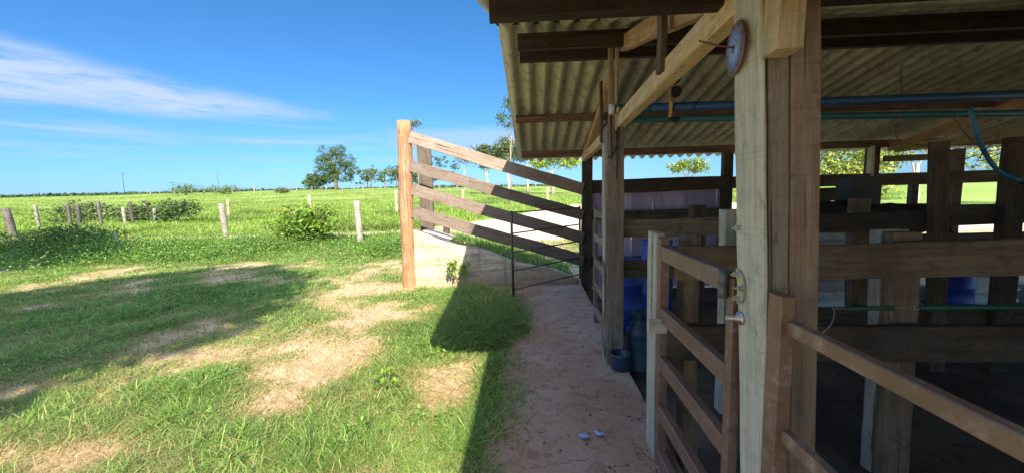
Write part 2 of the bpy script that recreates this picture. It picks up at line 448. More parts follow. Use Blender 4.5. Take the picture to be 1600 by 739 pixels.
def walkway_mat():
    m, t, p = new_mat('dirty_concrete')
    tc = t.node('ShaderNodeTexCoord'); v = tc.outputs['Object']
    n1 = t.noise(v, 1.3, 6, .62); n2 = t.noise(v, 7, 6, .7); n3 = t.noise(v, 40, 4, .7)
    c = t.mix(t.ramp(n1, .36, .62), (.35, .20, .128), (.38, .26, .19))
    sp = t.node('ShaderNodeSeparateXYZ'); t.l.new(v, sp.inputs[0])
    # cleaner grey slab towards the inner edge and the far end
    e = t.math('ADD', t.math('ADD', t.math('MULTIPLY', sp.outputs[0], .75), t.math('MULTIPLY', sp.outputs[1], .14)), t.math('MULTIPLY', t.math('SUBTRACT', n1, .5), 1.6))
    c = t.mix(t.math('MULTIPLY', t.ramp(e, .75, 1.35), .75), c, (.44, .355, .30))
    c = t.mix(t.math('MULTIPLY', t.ramp(n2, .50, .66), .75), c, (.20, .105, .068))
    c = t.mix(t.math('MULTIPLY', t.ramp(n3, .58, .68), .6), c, (.08, .05, .038))
    n4 = t.noise(t.mapping(v, (9, 9, 9), (4, 4, 0)), 1.0, 5, .7)
    c = t.mix(t.math('MULTIPLY', t.ramp(n4, .58, .68), .45), c, (.42, .33, .27))
    # cracks
    vo = t.node('ShaderNodeTexVoronoi', feature='DISTANCE_TO_EDGE')
    dv = t.node('ShaderNodeVectorMath', operation='ADD'); t.l.new(v, dv.inputs[0])
    wn = t.node('ShaderNodeTexNoise'); t.l.new(v, wn.inputs['Vector']); wn.inputs['Scale'].default_value = 3.5; wn.inputs['Detail'].default_value = 4
    sc = t.node('ShaderNodeVectorMath', operation='SCALE'); t.l.new(wn.outputs['Color'], sc.inputs[0]); sc.inputs['Scale'].default_value = .5
    t.l.new(sc.outputs[0], dv.inputs[1]); t.l.new(dv.outputs[0], vo.inputs['Vector']); vo.inputs['Scale'].default_value = .75
    crk = t.ramp(t.math('SUBTRACT', .008, vo.outputs['Distance']), 0, .007)
    c = t.mix(t.math('MULTIPLY', t.math('MULTIPLY', crk, t.ramp(n1, .48, .60)), .38), c, (.13, .08, .06))
    t.l.new(c, p.inputs['Base Color']); p.inputs['Roughness'].default_value = .88
    h = t.math('SUBTRACT', t.math('ADD', t.math('MULTIPLY', n2, .7), t.math('MULTIPLY', n3, .35)), t.math('MULTIPLY', crk, .5))
    t.l.new(t.bump(h, .8, .016), p.inputs['Normal'])
    return m
M_WALK = walkway_mat()

def floor_mat():
    m, t, p = new_mat('manure_stained_floor')
    tc = t.node('ShaderNodeTexCoord'); v = tc.outputs['Object']
    n1 = t.noise(v, 1.2, 6, .62); n2 = t.noise(v, 11, 6, .7)
    c = t.mix(t.ramp(n1, .38, .64), (.07, .06, .048), (.15, .125, .10))
    c = t.mix(t.math('MULTIPLY', t.ramp(n2, .5, .7), .5), c, (.015, .013, .01))
    t.l.new(c, p.inputs['Base Color']); p.inputs['Roughness'].default_value = .8; p.inputs['Specular IOR Level'].default_value = .15
    t.l.new(t.bump(n2, .6, .02), p.inputs['Normal'])
    return m
M_FLOOR = floor_mat()

def ground_mat():
    m, t, p = new_mat('pasture_ground')
    tc = t.node('ShaderNodeTexCoord'); v = tc.outputs['Object']
    at = t.node('ShaderNodeVertexColor', layer_name='tint')
    sp = t.node('ShaderNodeSeparateColor'); t.l.new(at.outputs[0], sp.inputs[0])
    n0 = t.noise(v, .05, 6, .6); n1 = t.noise(v, .9, 6, .65); n2 = t.noise(v, 9, 6, .7); n3 = t.noise(t.mapping(v, (30, 60, 30)), 1.0, 5, .7)
    soil = t.mix(t.ramp(n1, .36, .64), (.60, .41, .265), (.50, .315, .19))
    soil = t.mix(t.math('MULTIPLY', t.ramp(n3, .48, .66), .55), soil, (.68, .52, .36))
    soil = t.mix(t.math('MULTIPLY', t.ramp(n2, .55, .72), .5), soil, (.28, .18, .11))
    grass = t.mix(t.ramp(n2, .36, .64), (.13, .18, .045), (.24, .27, .085))
    field = t.mix(t.ramp(n0, .36, .64), (.21, .30, .065), (.27, .33, .09))
    field = t.mix(t.math('MULTIPLY', t.ramp(n1, .5, .7), .5), field, (.14, .21, .035))
    g = t.math('ADD', sp.outputs[0], t.math('MULTIPLY', t.math('SUBTRACT', n2, .5), .7), clamp=True)
    c = t.mix(t.ramp(g, .30, .70), soil, grass)
    c = t.mix(sp.outputs[1], c, field)
    t.l.new(c, p.inputs['Base Color']); p.inputs['Roughness'].default_value = .95; p.inputs['Specular IOR Level'].default_value = .1
    h = t.math('ADD', t.math('MULTIPLY', n2, .6), t.math('MULTIPLY', n3, .4))
    t.l.new(t.bump(h, .7, .03), p.inputs['Normal'])
    return m

def track_mat():
    m, t, p = new_mat('sandy_track')
    tc = t.node('ShaderNodeTexCoord'); v = tc.outputs['Object']
    n1 = t.noise(v, .6, 6, .62); n2 = t.noise(v, 6, 6, .7)
    c = t.mix(t.ramp(n1, .36, .64), (.64, .51, .37), (.56, .42, .28))
    c = t.mix(t.math('MULTIPLY', t.ramp(n2, .52, .7), .4), c, (.38, .27, .17))
    t.l.new(c, p.inputs['Base Color']); p.inputs['Roughness'].default_value = .95
    t.l.new(t.bump(n2, .6, .03), p.inputs['Normal'])
    return m
M_TRACK = track_mat()

# ------------------------------------------------------------------ terrain
def terrain(x, y):
    x = np.asarray(x, dtype=float); y = np.asarray(y, dtype=float)
    d = np.maximum(0, y - 13)
    rise = 0.047 * (np.sqrt(d * d + 9) - 3)
    fall = np.where(y > 120, (y - 120), 0.0)
    fall = 0.047 * fall + 0.012 * np.minimum(fall, 200)
    z = rise - fall * sst(118, 150, y)
    z = z * (0.93 + 0.12 * sst(-5, -60, x)) * (1 - 0.35 * sst(6, 40, x))
    z = z + (fbm(x / 9, y / 9, 3) - .5) * .5 * sst(14, 40, y) + (fbm(x / 1.1, y / 1.1, 5) - .5) * .07 * sst(-.2, -1.0, x)
    z = z - 0.02
    under = sst(-.05, .6, x) * sst(7.7, 7.1, y) * sst(-12, -9, y)
    return z * (1 - under) + (-0.16) * under

GAUSS = [  # (x, y, rx, ry, amount): + lush, - bare
    (-2.1, 3.6, .6, .45, -.5), (-2.5, 5.3, 1.0, .7, -.40), (-1.1, 3.2, .45, .3, -.25), (-.74, 3.1, .22, .42, -.75), (-.42, 2.9, .09, .8, .6), (-3.1, 2.15, .55, .2, -.55),
    (-1.9, 2.7, .35, .22, -.35), (-7.2, 9.4, 1.6, .35, -.30), (-3.6, 4.4, .5, .35, -.3), (-2.4, 8.2, .9, .6, -.25), (-2.2, 2.05, .25, .12, -.35), (-3.0, 6.7, .7, .5, -.2),
    (-3.3, 2.9, .9, .5, .45), (-2.3, 2.3, .4, .25, .3), (-1.05, 2.3, .5, .35, .5), (-.8, 4.9, .5, 1.1, .7), (-1.3, 6.2, .5, .5, .4), (-.62, 2.35, .2, .35, .35),
    (-5.6, 5.6, 1.8, 2.2, .35), (-6.0, 12.5, 5, 1.6, .7), (-14, 13, 6, 2.4, .8), (-.95, 3.8, .25, .35, .5)]
def green(x, y):
    g = .485 + (fbm(x / .75, y / .75, 21, 5) - .5) * 1.7 + (fbm(x / .22, y / .22, 31, 3) - .5) * .75
    for (cx, cy, rx, ry, a) in GAUSS: g = g + a * np.exp(-(((x - cx) / rx) ** 2 + ((y - cy) / ry) ** 2))
    return np.clip(g, 0, 1)

def track_edges(x):
    x = np.asarray(x, dtype=float)
    c = 16.9 + 1.3 * sst(-7, -3, x) + .6 * np.sin(x * .09) + 1.2 * sst(-6, 2, x)
    half = .75 + 2.8 * sst(-5.5, -1.5, x) + .5 * sst(0, 4, x)
    lo = c - half - 2.2 * sst(-4, 1, x) + (fbm(x / 1.7, x * 0 + 3, 41) - .5) * 1.1; hi = c + half * 1.15 + 9 * sst(-2.5, 2.5, x) + (fbm(x / 1.7, x * 0 + 9, 43) - .5) * 1.1
    return lo, hi
def on_track(x, y):
    lo, hi = track_edges(x); return (y > lo) & (y < hi)

def build_ground():
    def axis(lo, hi, step, far, n):
        g = np.geomspace(step, far, n)
        return np.concatenate([(lo - np.cumsum(g))[::-1], np.arange(lo, hi + step / 2, step), hi + np.cumsum(g)])
    xs = axis(-13, 1.2, .09, 420, 42); ys = axis(-2, 15, .09, 420, 42)
    X, Y = np.meshgrid(xs, ys); Z = terrain(X, Y)
    V = np.stack([X.ravel(), Y.ravel(), Z.ravel()], 1)
    nx, ny = len(xs), len(ys)
    i = np.arange(nx - 1)[None, :] + nx * np.arange(ny - 1)[:, None]
    F = np.stack([i, i + 1, i + 1 + nx, i + nx], -1).reshape(-1)
    me = mesh_np('ground', V, F, 4)
    c = np.zeros((len(V), 3)); c[:, 0] = green(V[:, 0], V[:, 1]); c[:, 1] = sst(14, 24, V[:, 1] + np.abs(V[:, 0]) * .02)
    set_col(me, c)
    o = link_mesh('ground', me, ground_mat(), smooth=True); tag(o, kind='structure')
    # sandy track behind the fence and the loading ramp
    xs = np.arange(-40, 22, .4); lo, hi = track_edges(xs); n = 9
    V = []
    for k in range(n):
        yy = lo + (hi - lo) * k / (n - 1); V.append(np.stack([xs, yy, terrain(xs, yy) + .03 - (.05 if k in (0, n - 1) else 0)], 1))
    V = np.concatenate(V); m = len(xs)
    i = np.arange(m - 1)[None, :] + m * np.arange(n - 1)[:, None]
    me = mesh_np('dirt_track', V, np.stack([i, i + 1, i + 1 + m, i + m], -1).reshape(-1), 4)
    tag(link_mesh('dirt_track', me, M_TRACK, smooth=True), kind='structure')
build_ground()

# walkway slab along the barn, and the lower barn floor
def slab(name, x0f, x1, y0, y1, z1, z0, mat, step=.12):
    ys = np.arange(y0, y1 + .01, step); V, F = [], []
    nx = 10
    for y in ys:
        x0 = x0f(y)
        for k in range(nx): 
            x = x0 + (x1 - x0) * k / (nx - 1); V.append((x, y, z1 + float(fbm(np.array(x * 3.), np.array(y * 3.), 77) - .5) * .012))
        V.append((x1, y, z0)); V.append((x0, y, z0))
    w = nx + 2
    for j in range(len(ys) - 1):
        for k in range(w):
            a, b = j * w + k, j * w + (k + 1) % w
            F.append((a, b, b + w, a + w))
    F.append(tuple(range(w - 1, -1, -1))); F.append(tuple(range((len(ys) - 1) * w, len(ys) * w)))
    me = bpy.data.meshes.new(name); me.from_pydata(V, [], F); me.update()
    return tag(link_mesh(name, me, mat), kind='structure')
slab('path', lambda y: -.30 + .03 * math.sin(y * 1.7) + .03 * math.sin(y * 5.1), .83, -7.5, 6.9, .004, -.16, M_WALK)
slab('barn_floor', lambda y: .836, 12.5, -7.5, 7.15, -.10, -.17, M_FLOOR, .6)

# ------------------------------------------------------------------ the barn
def roof_z(y): return 3.075 - (.205 * (y - 3.6) if y > 3.6 else .334 * (3.6 - y))

def corrugated(name, x0, x1, y0, y1, zf, parent, amp=.033, per=.177, thick=.008, rows=10):
    n = int((x1 - x0) / per * 10); xs = np.linspace(x0, x1, n); ys = np.linspace(y0, y1, rows)
    V, C = [], []
    for side in (0, 1):
        for y in ys:
            lap = .004 * np.floor((xs - x0) / 1.05) % 2
            z = zf(y) + amp + np.cos((xs - x0) / per * 2 * np.pi) * amp + (thick if side else 0) + .003 * np.sin(xs * 1.3 + y * 2)
            V.append(np.stack([xs, np.full(n, y) + .012 * (np.floor((xs - x0) / 1.06) % 2), z], 1))
            k = np.floor((xs - x0) / 1.06); s = .82 + .36 * _hash(k, k * 0 + (1 if y0 < 3 else 2), 5)
            C.append(np.stack([s, s * .99, s * .96], 1))
    V = np.concatenate(V); C = np.concatenate(C); off = rows * n
    i = (np.arange(n - 1)[None, :] + n * np.arange(rows - 1)[:, None]).ravel()
    bot = np.stack([i, i + n, i + 1 + n, i + 1], 1); top = np.stack([i, i + 1, i + 1 + n, i + n], 1) + off
    e = np.arange(n - 1); f = np.stack([e, e + 1, e + 1 + off, e + off], 1); l = (rows - 1) * n
    bk = np.stack([e + l, e + l + off, e + 1 + l + off, e + 1 + l], 1)
    r = np.arange(rows - 1) * n; lf = np.stack([r, r + off, r + n + off, r + n], 1); rr = r + n - 1; rt = np.stack([rr, rr + n, rr + n + off, rr + off], 1)
    F = np.concatenate([bot, top, f, bk, lf, rt]).reshape(-1)
    P = wloc(parent); V = V - np.array(P)
    me = mesh_np(name, V, F, 4); set_col(me, C)
    o = bpy.data.objects.new(name, me); COL.objects.link(o); me.materials.append(M_ROOF); o.parent = parent
    for p in me.polygons: p.use_smooth = True
    return o

barn = thing('cattle_barn', (.75, 3.6, 0), 'open sided timber cattle barn with a corrugated gable roof on rough posts', 'barn')
def P1x(z): return .762 - .0445 * (z + .1)            # the near post leans a little
corrugated('roof', -.30, 12.4, .9, 3.62, roof_z, barn)
corrugated('roof', -.29, 12.4, 3.55, 7.62, lambda y: roof_z(max(y, 3.6)) - .004, barn)
corrugated('roof', .43, 12.4, -6.2, 1.12, lambda y: 2.36 + .055 * (y - 1.1), barn)     # the next bay, behind
# ridge cap
mb = MB(); mb.tube([(-.30, 3.58, 3.155), (12.4, 3.58, 3.155)], .05, 8); mb.build('ridge_cap', M_ROOF, barn)
def purlin(y, x0, z0, z1, mat, t=.06, x1=12.2): return board('purlin', (x0, y, (z0 + z1) / 2), (x1, y, (z0 + z1) / 2), z1 - z0, t, mat, barn)
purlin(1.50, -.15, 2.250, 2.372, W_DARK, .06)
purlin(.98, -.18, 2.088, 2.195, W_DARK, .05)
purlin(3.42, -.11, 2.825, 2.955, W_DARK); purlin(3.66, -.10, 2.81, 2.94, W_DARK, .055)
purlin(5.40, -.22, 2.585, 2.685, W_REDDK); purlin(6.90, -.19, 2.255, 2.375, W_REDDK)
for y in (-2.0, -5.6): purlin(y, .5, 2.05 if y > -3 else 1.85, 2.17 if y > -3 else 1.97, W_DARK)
# trusses in the depth direction
def truss(x, first):
    tr = thing('truss', (x, 3.6, 2.2), None, None); tr.parent = barn; tr.location = Vector((x, 3.6, 2.2)) - Vector(barn.location)
    dx = (lambda y: x + .026 * (y - 1.2))
    board('bottom_chord', (dx(1.0) - .02, 1.0, 2.245), (dx(6.75), 6.75, 2.215), .11, .075, W_CHORD, tr)
    board('top_chord', (dx(1.0) + .015, .95, 2.19), (dx(3.6) + .02, 3.58, 2.905), .125, .07, W_RAFTER, tr)
    board('top_chord', (dx(3.65) + .02, 3.66, 2.86), (dx(6.9) + .02, 6.9, 2.245), .11, .07, W_RAFTER, tr)
    board('web', (dx(2.2) - .065, 2.18, 2.235), (dx(2.2) - .065, 2.18, 2.62), .075, .035, W_OLD, tr, rough=.002)
    board('web', (dx(4.35) - .06, 4.35, 2.16), (dx(4.35) - .06, 4.35, 2.80), .06, .03, W_OLD, tr, rough=.002)
    if first:
        box('king_board', .675, .715, 3.50, 3.55, 2.12, 2.93, W_RAFTER, tr, .002)
        box('king_board', .725, .755, 3.49, 3.53, 2.15, 2.95, W_PALE, tr, .002)
    else:
        box('king_board', x + .03, x + .09, 3.5, 3.56, 2.2, 2.93, W_OLD, tr, .002)
truss(.735, True); truss(5.82, False); truss(11.0, False)
# near post, one timber with an added pale strip beside it
post('post_lit_side', (P1x(-.15) + .009, 1.275, -.15), (P1x(2.3) + .009, 1.275, 2.3), .018, .152, W_PALE, barn)  # added pale strip: sky light on the left side put into colour
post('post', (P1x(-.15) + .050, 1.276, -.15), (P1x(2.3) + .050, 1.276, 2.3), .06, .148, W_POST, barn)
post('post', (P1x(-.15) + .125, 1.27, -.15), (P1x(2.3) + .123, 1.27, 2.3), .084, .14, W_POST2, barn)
box('post_block', .655, .722, 1.10, 1.18, 1.97, 2.30, W_CHORD, barn, .002)
board('post_block', (P1x(.66) - .03, 1.17, .655), (P1x(.66) + .07, 1.17, .655), .05, .05, W_CHORD, barn, rough=.002)
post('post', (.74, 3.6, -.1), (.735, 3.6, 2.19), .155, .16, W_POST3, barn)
box('post_lit_side', .645, .664, 3.55, 3.66, -.02, 2.05, W_PALE, barn, .002)  # second post: its sky-lit left side, coloured in as a pale strip
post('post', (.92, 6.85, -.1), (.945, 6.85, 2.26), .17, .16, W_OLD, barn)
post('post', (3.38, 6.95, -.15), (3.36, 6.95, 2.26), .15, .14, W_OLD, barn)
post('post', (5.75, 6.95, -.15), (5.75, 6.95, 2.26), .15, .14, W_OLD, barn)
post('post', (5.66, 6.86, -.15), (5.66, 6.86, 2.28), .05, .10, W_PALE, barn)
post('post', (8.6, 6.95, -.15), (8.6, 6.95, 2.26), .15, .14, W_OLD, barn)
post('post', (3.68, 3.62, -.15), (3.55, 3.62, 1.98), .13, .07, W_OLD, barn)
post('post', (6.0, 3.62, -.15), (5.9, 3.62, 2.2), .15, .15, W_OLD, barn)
for (x, y) in ((.86, -2.0), (.86, -5.6), (4.6, -2.0), (4.6, -5.6), (5.9, 1.25)): post('post', (x, y, -.15), (x, y, 2.05 if y > -3 else 1.87), .15, .15, W_POST, barn)
# bolts through the near post
def bolt(c, r=.012, l=.014, axis=Vector((-1, 0, 0)), mb=None):
    M = Vector((0, 0, 1)).rotation_difference(axis).to_matrix().to_4x4()
    mb.lathe([(r * 1.7, 0), (r * 1.7, .003), (r, .0035), (r, l)], c, 6, M)
    mb.lathe([(r * .45, l), (r * .45, l + .008)], c, 8, M)
mb = MB(); bolt((P1x(1.475) - .002, 1.325, 1.475), .009, mb=mb); mb.build('bolt', S_GALV, barn, smooth=False)

# ------------------------------------------------------------------ pens inside the barn
def pen(name, loc, label, rails, posts):
    f = thing(name, loc, label, 'fence')
    for (a, b, w, t, m) in rails: board('rail', a, b, w, t, m, f, rough=.005, sag=.008)
    for (bt, tp, wx, wy, m) in posts: post('post', bt, tp, wx, wy, m, f, rough=.004)
    return f
near_pen = pen('pen_fence', (2.2, 2.2, -.1), 'pen fence of two broad brown boards just behind the near barn post',
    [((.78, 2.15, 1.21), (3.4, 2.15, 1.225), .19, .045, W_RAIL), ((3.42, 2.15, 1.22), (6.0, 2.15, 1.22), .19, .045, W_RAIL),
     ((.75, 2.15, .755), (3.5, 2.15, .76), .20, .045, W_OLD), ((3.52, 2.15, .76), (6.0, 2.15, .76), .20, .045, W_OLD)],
    [((.90, 2.24, -.12), (.885, 2.24, 1.36), .085, .11, W_RAIL), ((2.075, 2.225, -.12), (2.035, 2.225, 1.35), .15, .065, W_RAIL),
     ((2.07, 2.298, -.12), (2.03, 2.298, 1.36), .16, .07, W_PALE), ((4.3, 2.25, -.12), (4.3, 2.25, 1.36), .14, .14, W_OLD)])  # pale timber of the pair holds the post's sky-lit side in its colour
pen('pen_fence', (2.2, 3.7, -.1), 'middle pen fence of brown boards running from the second barn post into the barn',
    [((.84, 3.66, 1.275), (2.3, 3.66, 1.285), .165, .04, W_RAIL), ((2.32, 3.67, 1.285), (3.58, 3.67, 1.30), .17, .04, W_OLD),
     ((.84, 3.66, .885), (2.3, 3.66, .885), .165, .04, W_OLD), ((2.32, 3.67, .885), (3.58, 3.67, .89), .165, .04, W_OLD), ((3.7, 3.66, 1.33), (6.2, 3.66, 1.36), .17, .04, W_OLD),
     ((3.7, 3.66, .90), (6.2, 3.66, .90), .165, .04, W_OLD), ((1.6, 3.66, .42), (3.6, 3.66, .42), .16, .04, W_OLD), ((3.7, 3.66, .42), (6.2, 3.66, .42), .16, .04, W_OLD)],
    [((1.585, 3.77, -.12), (1.56, 3.77, 1.47), .12, .12, W_OLD), ((3.1, 3.78, -.12), (3.04, 3.78, 1.50), .14, .10, W_RAIL), ((4.2, 3.62, -.12), (4.18, 3.62, 2.0), .16, .08, W_OLD),
     ((5.1, 3.77, -.12), (5.1, 3.77, 1.5), .14, .12, W_OLD)])
pen('pen_fence', (1.45, 2.9, -.1), 'short pen divider with a narrow pale edged post behind the open gate',
    [((1.47, 2.2, 1.0), (1.47, 2.86, 1.0), .15, .035, W_OLD), ((1.47, 2.2, .5), (1.47, 2.86, .5), .15, .035, W_OLD)],
    [((1.465, 2.93, -.12), (1.455, 2.93, 1.46), .12, .10, W_PALE)])
pen('corral_fence', (3.3, 7.0, -.1), 'dark boarded rear fence between the far posts of the barn',
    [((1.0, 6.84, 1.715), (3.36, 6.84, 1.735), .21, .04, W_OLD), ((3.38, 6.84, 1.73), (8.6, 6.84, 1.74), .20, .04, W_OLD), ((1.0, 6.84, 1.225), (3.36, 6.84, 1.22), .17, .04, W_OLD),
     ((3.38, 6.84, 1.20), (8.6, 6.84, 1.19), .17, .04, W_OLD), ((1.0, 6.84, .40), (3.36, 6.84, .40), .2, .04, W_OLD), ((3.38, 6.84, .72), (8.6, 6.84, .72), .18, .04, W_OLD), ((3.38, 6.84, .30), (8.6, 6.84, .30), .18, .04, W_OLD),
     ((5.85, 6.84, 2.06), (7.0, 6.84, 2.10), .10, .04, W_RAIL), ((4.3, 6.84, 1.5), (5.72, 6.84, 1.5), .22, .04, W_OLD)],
    [((7.1, 6.95, -.12), (7.1, 6.95, 2.2), .15, .14, W_OLD), ((6.45, 6.95, -.12), (6.45, 6.95, 1.75), .10, .10, W_OLD)])
lw = thing('plank_wall', (2.2, 7.1, 0), 'lilac plank wall behind the dark rear fence', 'wall')
for k in range(13):
    x = 1.02 + k * .186
    box('plank', x, x + .182, 7.03 + .004 * (k % 2), 7.06 + .004 * (k % 2), -.1, 1.79, W_LILAC, lw, .002)
board('cap_board', (1.0, 7.06, 1.82), (3.42, 7.06, 1.835), .05, .12, W_OLD, lw)

# ------------------------------------------------------------------ gates
g = thing('steel_gate', (.72, 1.4, 0), 'open railed brown steel gate hinged on the near barn post over the path', 'gate')
box('stile', .70, .752, 2.155, 2.215, .02, 1.345, S_BROWN, g, .0, .004)
box('stile', .70, .74, 1.375, 1.42, .02, 1.29, S_BROWN, g, .0, .004)
for z in (1.265, .915, .63, .335, .055):
    board('rail', (.722, 1.42, z), (.722, 2.155, z), .082, .042, S_BROWN, g, rough=0.0)
mb = MB(); mb.lathe([(.0165, 0), (.0165, .045), (.014, .046), (.014, .049), (.0165, .05), (.0165, .10)], (.682, 1.41, 1.215), 16)
h = mb.build('hinge', S_HINGE, g)
# curved hinge plate with three bolts, and a hinge pin, on the left face of the near post
bmv = []
N = 14
for i in range(N + 1):
    a = math.pi / 2 - math.pi * i / N; bmv.append((math.cos(a) * .042, math.sin(a) * .06))
for i in range(N + 1):
    a = -math.pi / 2 + math.pi * i / N; bmv.append((math.cos(a) * .010 - .012, math.sin(a) * .06))
V = []; cz = 1.275; cy = 1.33
for sx in (0, -.006):
    for (yy, zz) in bmv: V.append((P1x(cz) - .003 + sx - .0445 * zz, cy - yy, cz + zz))
n = len(bmv); F = [tuple(range(n)), tuple(range(2 * n - 1, n - 1, -1))] + [(i, (i + 1) % n, n + (i + 1) % n, n + i) for i in range(n)]
mb = MB(); mb.add(V, F)
for (dy, dz) in ((.004, .042), (.027, .0), (.004, -.042)): bolt((P1x(cz) - .009 - .0445 * dz, cy - dy, cz + dz), .0085, .014, mb=mb)
mb.build('hinge_plate', S_GALV, g, smooth=False)
mb = MB(); mb.lathe([(.024, 0), (.024, .004), (.011, .005), (.010, .025), (.008, .026), (.008, .048)], (P1x(1.16) - .002, 1.325, 1.165), 16, Vector((0, 0, 1)).rotation_difference(Vector((-1, 0, 0))).to_matrix().to_4x4())
mb.build('hinge_pin', S_GALV, g)
st = thing('gate_stop_post', (.725, 2.3, 0), 'slim pale gate stop post with a wooden latch block beside the brown gate', 'post')
box('post', .70, .745, 2.228, 2.30, 0.0, 1.365, W_PALE, st, .002); box('post', .698, .745, 2.306, 2.385, 0.0, 1.37, W_PALE, st, .002)
box('latch_block', .635, .735, 2.125, 2.152, .815, .895, W_PALE, st, .001)

g = thing('steel_gate', (.74, 1.15, 0), 'brown steel gate running from the near post towards the camera', 'gate')
box('stile', .713, .755, 1.13, 1.193, -.05, 1.29, S_BROWN2, g, 0.0, .003)
for z in (1.198, .862, .53, .2): board('rail', (.747, 1.15, z), (.747, -1.2, z + .01), .042, .03, S_BROWN2, g, rough=0, bev=.003)
box('stile', .73, .77, -1.26, -1.2, -.05, 1.29, S_BROWN2, g, 0.0, .003)

g = thing('small_gate', (.75, 4.3, 0), 'narrow weathered brown rail gate just beyond the second barn post', 'gate')
box('stile', .73, .775, 4.70, 4.76, -.02, 1.44, W_RAMP, g, .002); box('stile', .73, .775, 3.78, 3.84, .05, 1.44, W_RAMP, g, .002)
for z in (1.37, 1.08, .78, .48, .18): board('rail', (.75, 3.8, z), (.75, 4.74, z), .085, .035, W_RAMP, g)

g = thing('bar_gate', (.2, 6.4, 0), 'slim dark bar gate half open at the far end of the path', 'gate')
A, B = Vector((-.345, 5.95, 0)), Vector((.80, 6.74, 0))
mb = MB(); mb.tube([A + Vector((0, 0, .0)), A + Vector((0, 0, 1.37))], .021, 10); mb.build('stile', S_DARK, g)
mb = MB(); mb.tube([B + Vector((0, 0, .12)), B + Vector((0, 0, 1.40))], .018, 10); mb.build('stile', S_DARK, g)
for z0, z1 in ((1.345, 1.37), (1.02, 1.08), (.72, .79), (.43, .50), (.13, .20)):
    mb = MB(); mb.tube([A + Vector((0, 0, z0)), B + Vector((0, 0, z1))], .0115, 8); mb.build('bar', S_DARK, g)

def blades(name, roots, hgt, wid, lean, cols, tipcols, mat):
    """one mesh of curved blades; arrays of n"""
    n = len(roots); ang = rng.uniform(0, 2 * np.pi, n); d = np.stack([np.cos(ang), np.sin(ang), np.zeros(n)], 1)
    fa = ang + np.pi / 2 + rng.normal(0, .5, n); s = np.stack([np.cos(fa), np.sin(fa), np.zeros(n)], 1)
    V = np.zeros((n, 7, 3), dtype=np.float32); C = np.zeros((n, 7, 3), dtype=np.float32)
    for k, (u, w) in enumerate(((0, .8), (.38, 1.0), (.72, .7))):
        c = roots + np.stack([d[:, 0] * lean * hgt * u ** 1.8, d[:, 1] * lean * hgt * u ** 1.8, hgt * (u - .28 * np.minimum(lean, 1.6) * u ** 2.2)], 1)
        V[:, 2 * k] = c - s * (wid * w / 2)[:, None]; V[:, 2 * k + 1] = c + s * (wid * w / 2)[:, None]
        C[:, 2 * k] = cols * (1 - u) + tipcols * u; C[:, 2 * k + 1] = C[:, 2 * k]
    V[:, 6] = roots + np.stack([d[:, 0] * lean * hgt, d[:, 1] * lean * hgt, hgt * (1 - .30 * np.minimum(lean, 1.6))], 1); C[:, 6] = tipcols
    b = (np.arange(n) * 7)[:, None]
    F = np.concatenate([b + np.array([0, 1, 3]), b + np.array([0, 3, 2]), b + np.array([2, 3, 5]), b + np.array([2, 5, 4]), b + np.array([4, 5, 6])], 1).reshape(-1)
    me = mesh_np(name, V.reshape(-1, 3), F, 3); set_col(me, C.reshape(-1, 3))
    return link_mesh(name, me, mat)

def pick(pal, n):
    pal = np.array(pal); k = rng.integers(0, len(pal), n); return pal[k] * rng.uniform(.75, 1.25, (n, 1))
# ------------------------------------------------------------------ cattle loading ramp
ramp = thing('loading_ramp', (-.7, 7.0, 0), 'cattle loading ramp with a limewashed sloping wall and four slanted boards', 'ramp')
def rtop(x): return 1.0 + (x + 2.18) / 2.93 * -.89
xs = np.linspace(-2.22, .78, 46); V = []
for y, row in ((6.82, 0), (6.98, 1)):
    for x in xs:
        for k in range(8):
            u = k / 7; z = -.1 + (rtop(x) + .03 * math.sin(x * 5) + .1) * u
            V.append((x + .012 * math.sin(z * 9), y + (float(fbm(np.array(x * 2.2), np.array(z * 2.2 + row * 9), 61)) - .5) * .10 * (1 if row == 0 else .3), z))
nx = len(xs); F = []
for r in (0, 1):
    for i in range(nx - 1):
        for k in range(7):
            a = r * nx * 8 + i * 8 + k; F.append((a, a + 8, a + 9, a + 1))
o2 = nx * 8
for i in range(nx - 1): F.append((i * 8 + 7, i * 8 + 15, o2 + i * 8 + 15, o2 + i * 8 + 7))
for i in (0, nx - 1):
    for k in range(7): F.append((i * 8 + k, i * 8 + k + 1, o2 + i * 8 + k + 1, o2 + i * 8 + k))
MB().add(V, F).build('side_wall', M_WALL, ramp)
# earth fill between the walls
V, F = [], []
ys = np.linspace(6.95, 8.15, 9)
for y in ys:
    for x in xs: V.append((x, y, rtop(x) - .05 + (float(fbm(np.array(x * 3), np.array(y * 3), 67)) - .5) * .06))
for j in range(len(ys) - 1):
    for i in range(nx - 1): F.append((j * nx + i, j * nx + i + 1, (j + 1) * nx + i + 1, (j + 1) * nx + i))
base = len(V)
for i in range(nx): V.append((xs[i], 8.15, -.2))
for i in range(nx - 1): F.append(((len(ys) - 1) * nx + i, (len(ys) - 1) * nx + i + 1, base + i + 1, base + i))
V += [(xs[0], 6.95, -.2)]
F.append(tuple([j * nx for j in range(len(ys))] + [base, len(V) - 1]))
MB().add(V, F).build('earth_fill', M_TRACK, ramp)
xg = rng.uniform(-1.6, .72, 2600); yg = rng.uniform(7.02, 8.1, 2600); zg = 1.0 + (xg + 2.18) / 2.93 * -.89 - .06
cg = pick([(.12, .22, .035), (.16, .27, .045), (.20, .30, .06)], 2600)
og = blades('ramp_grass', np.stack([xg - ramp.location[0], yg - ramp.location[1], zg], 1), rng.uniform(.05, .2, 2600), rng.uniform(.006, .014, 2600), rng.uniform(.3, 1.4, 2600), cg * .85, cg * 1.25, GRASS)
og.parent = ramp; og['kind'] = 'stuff'
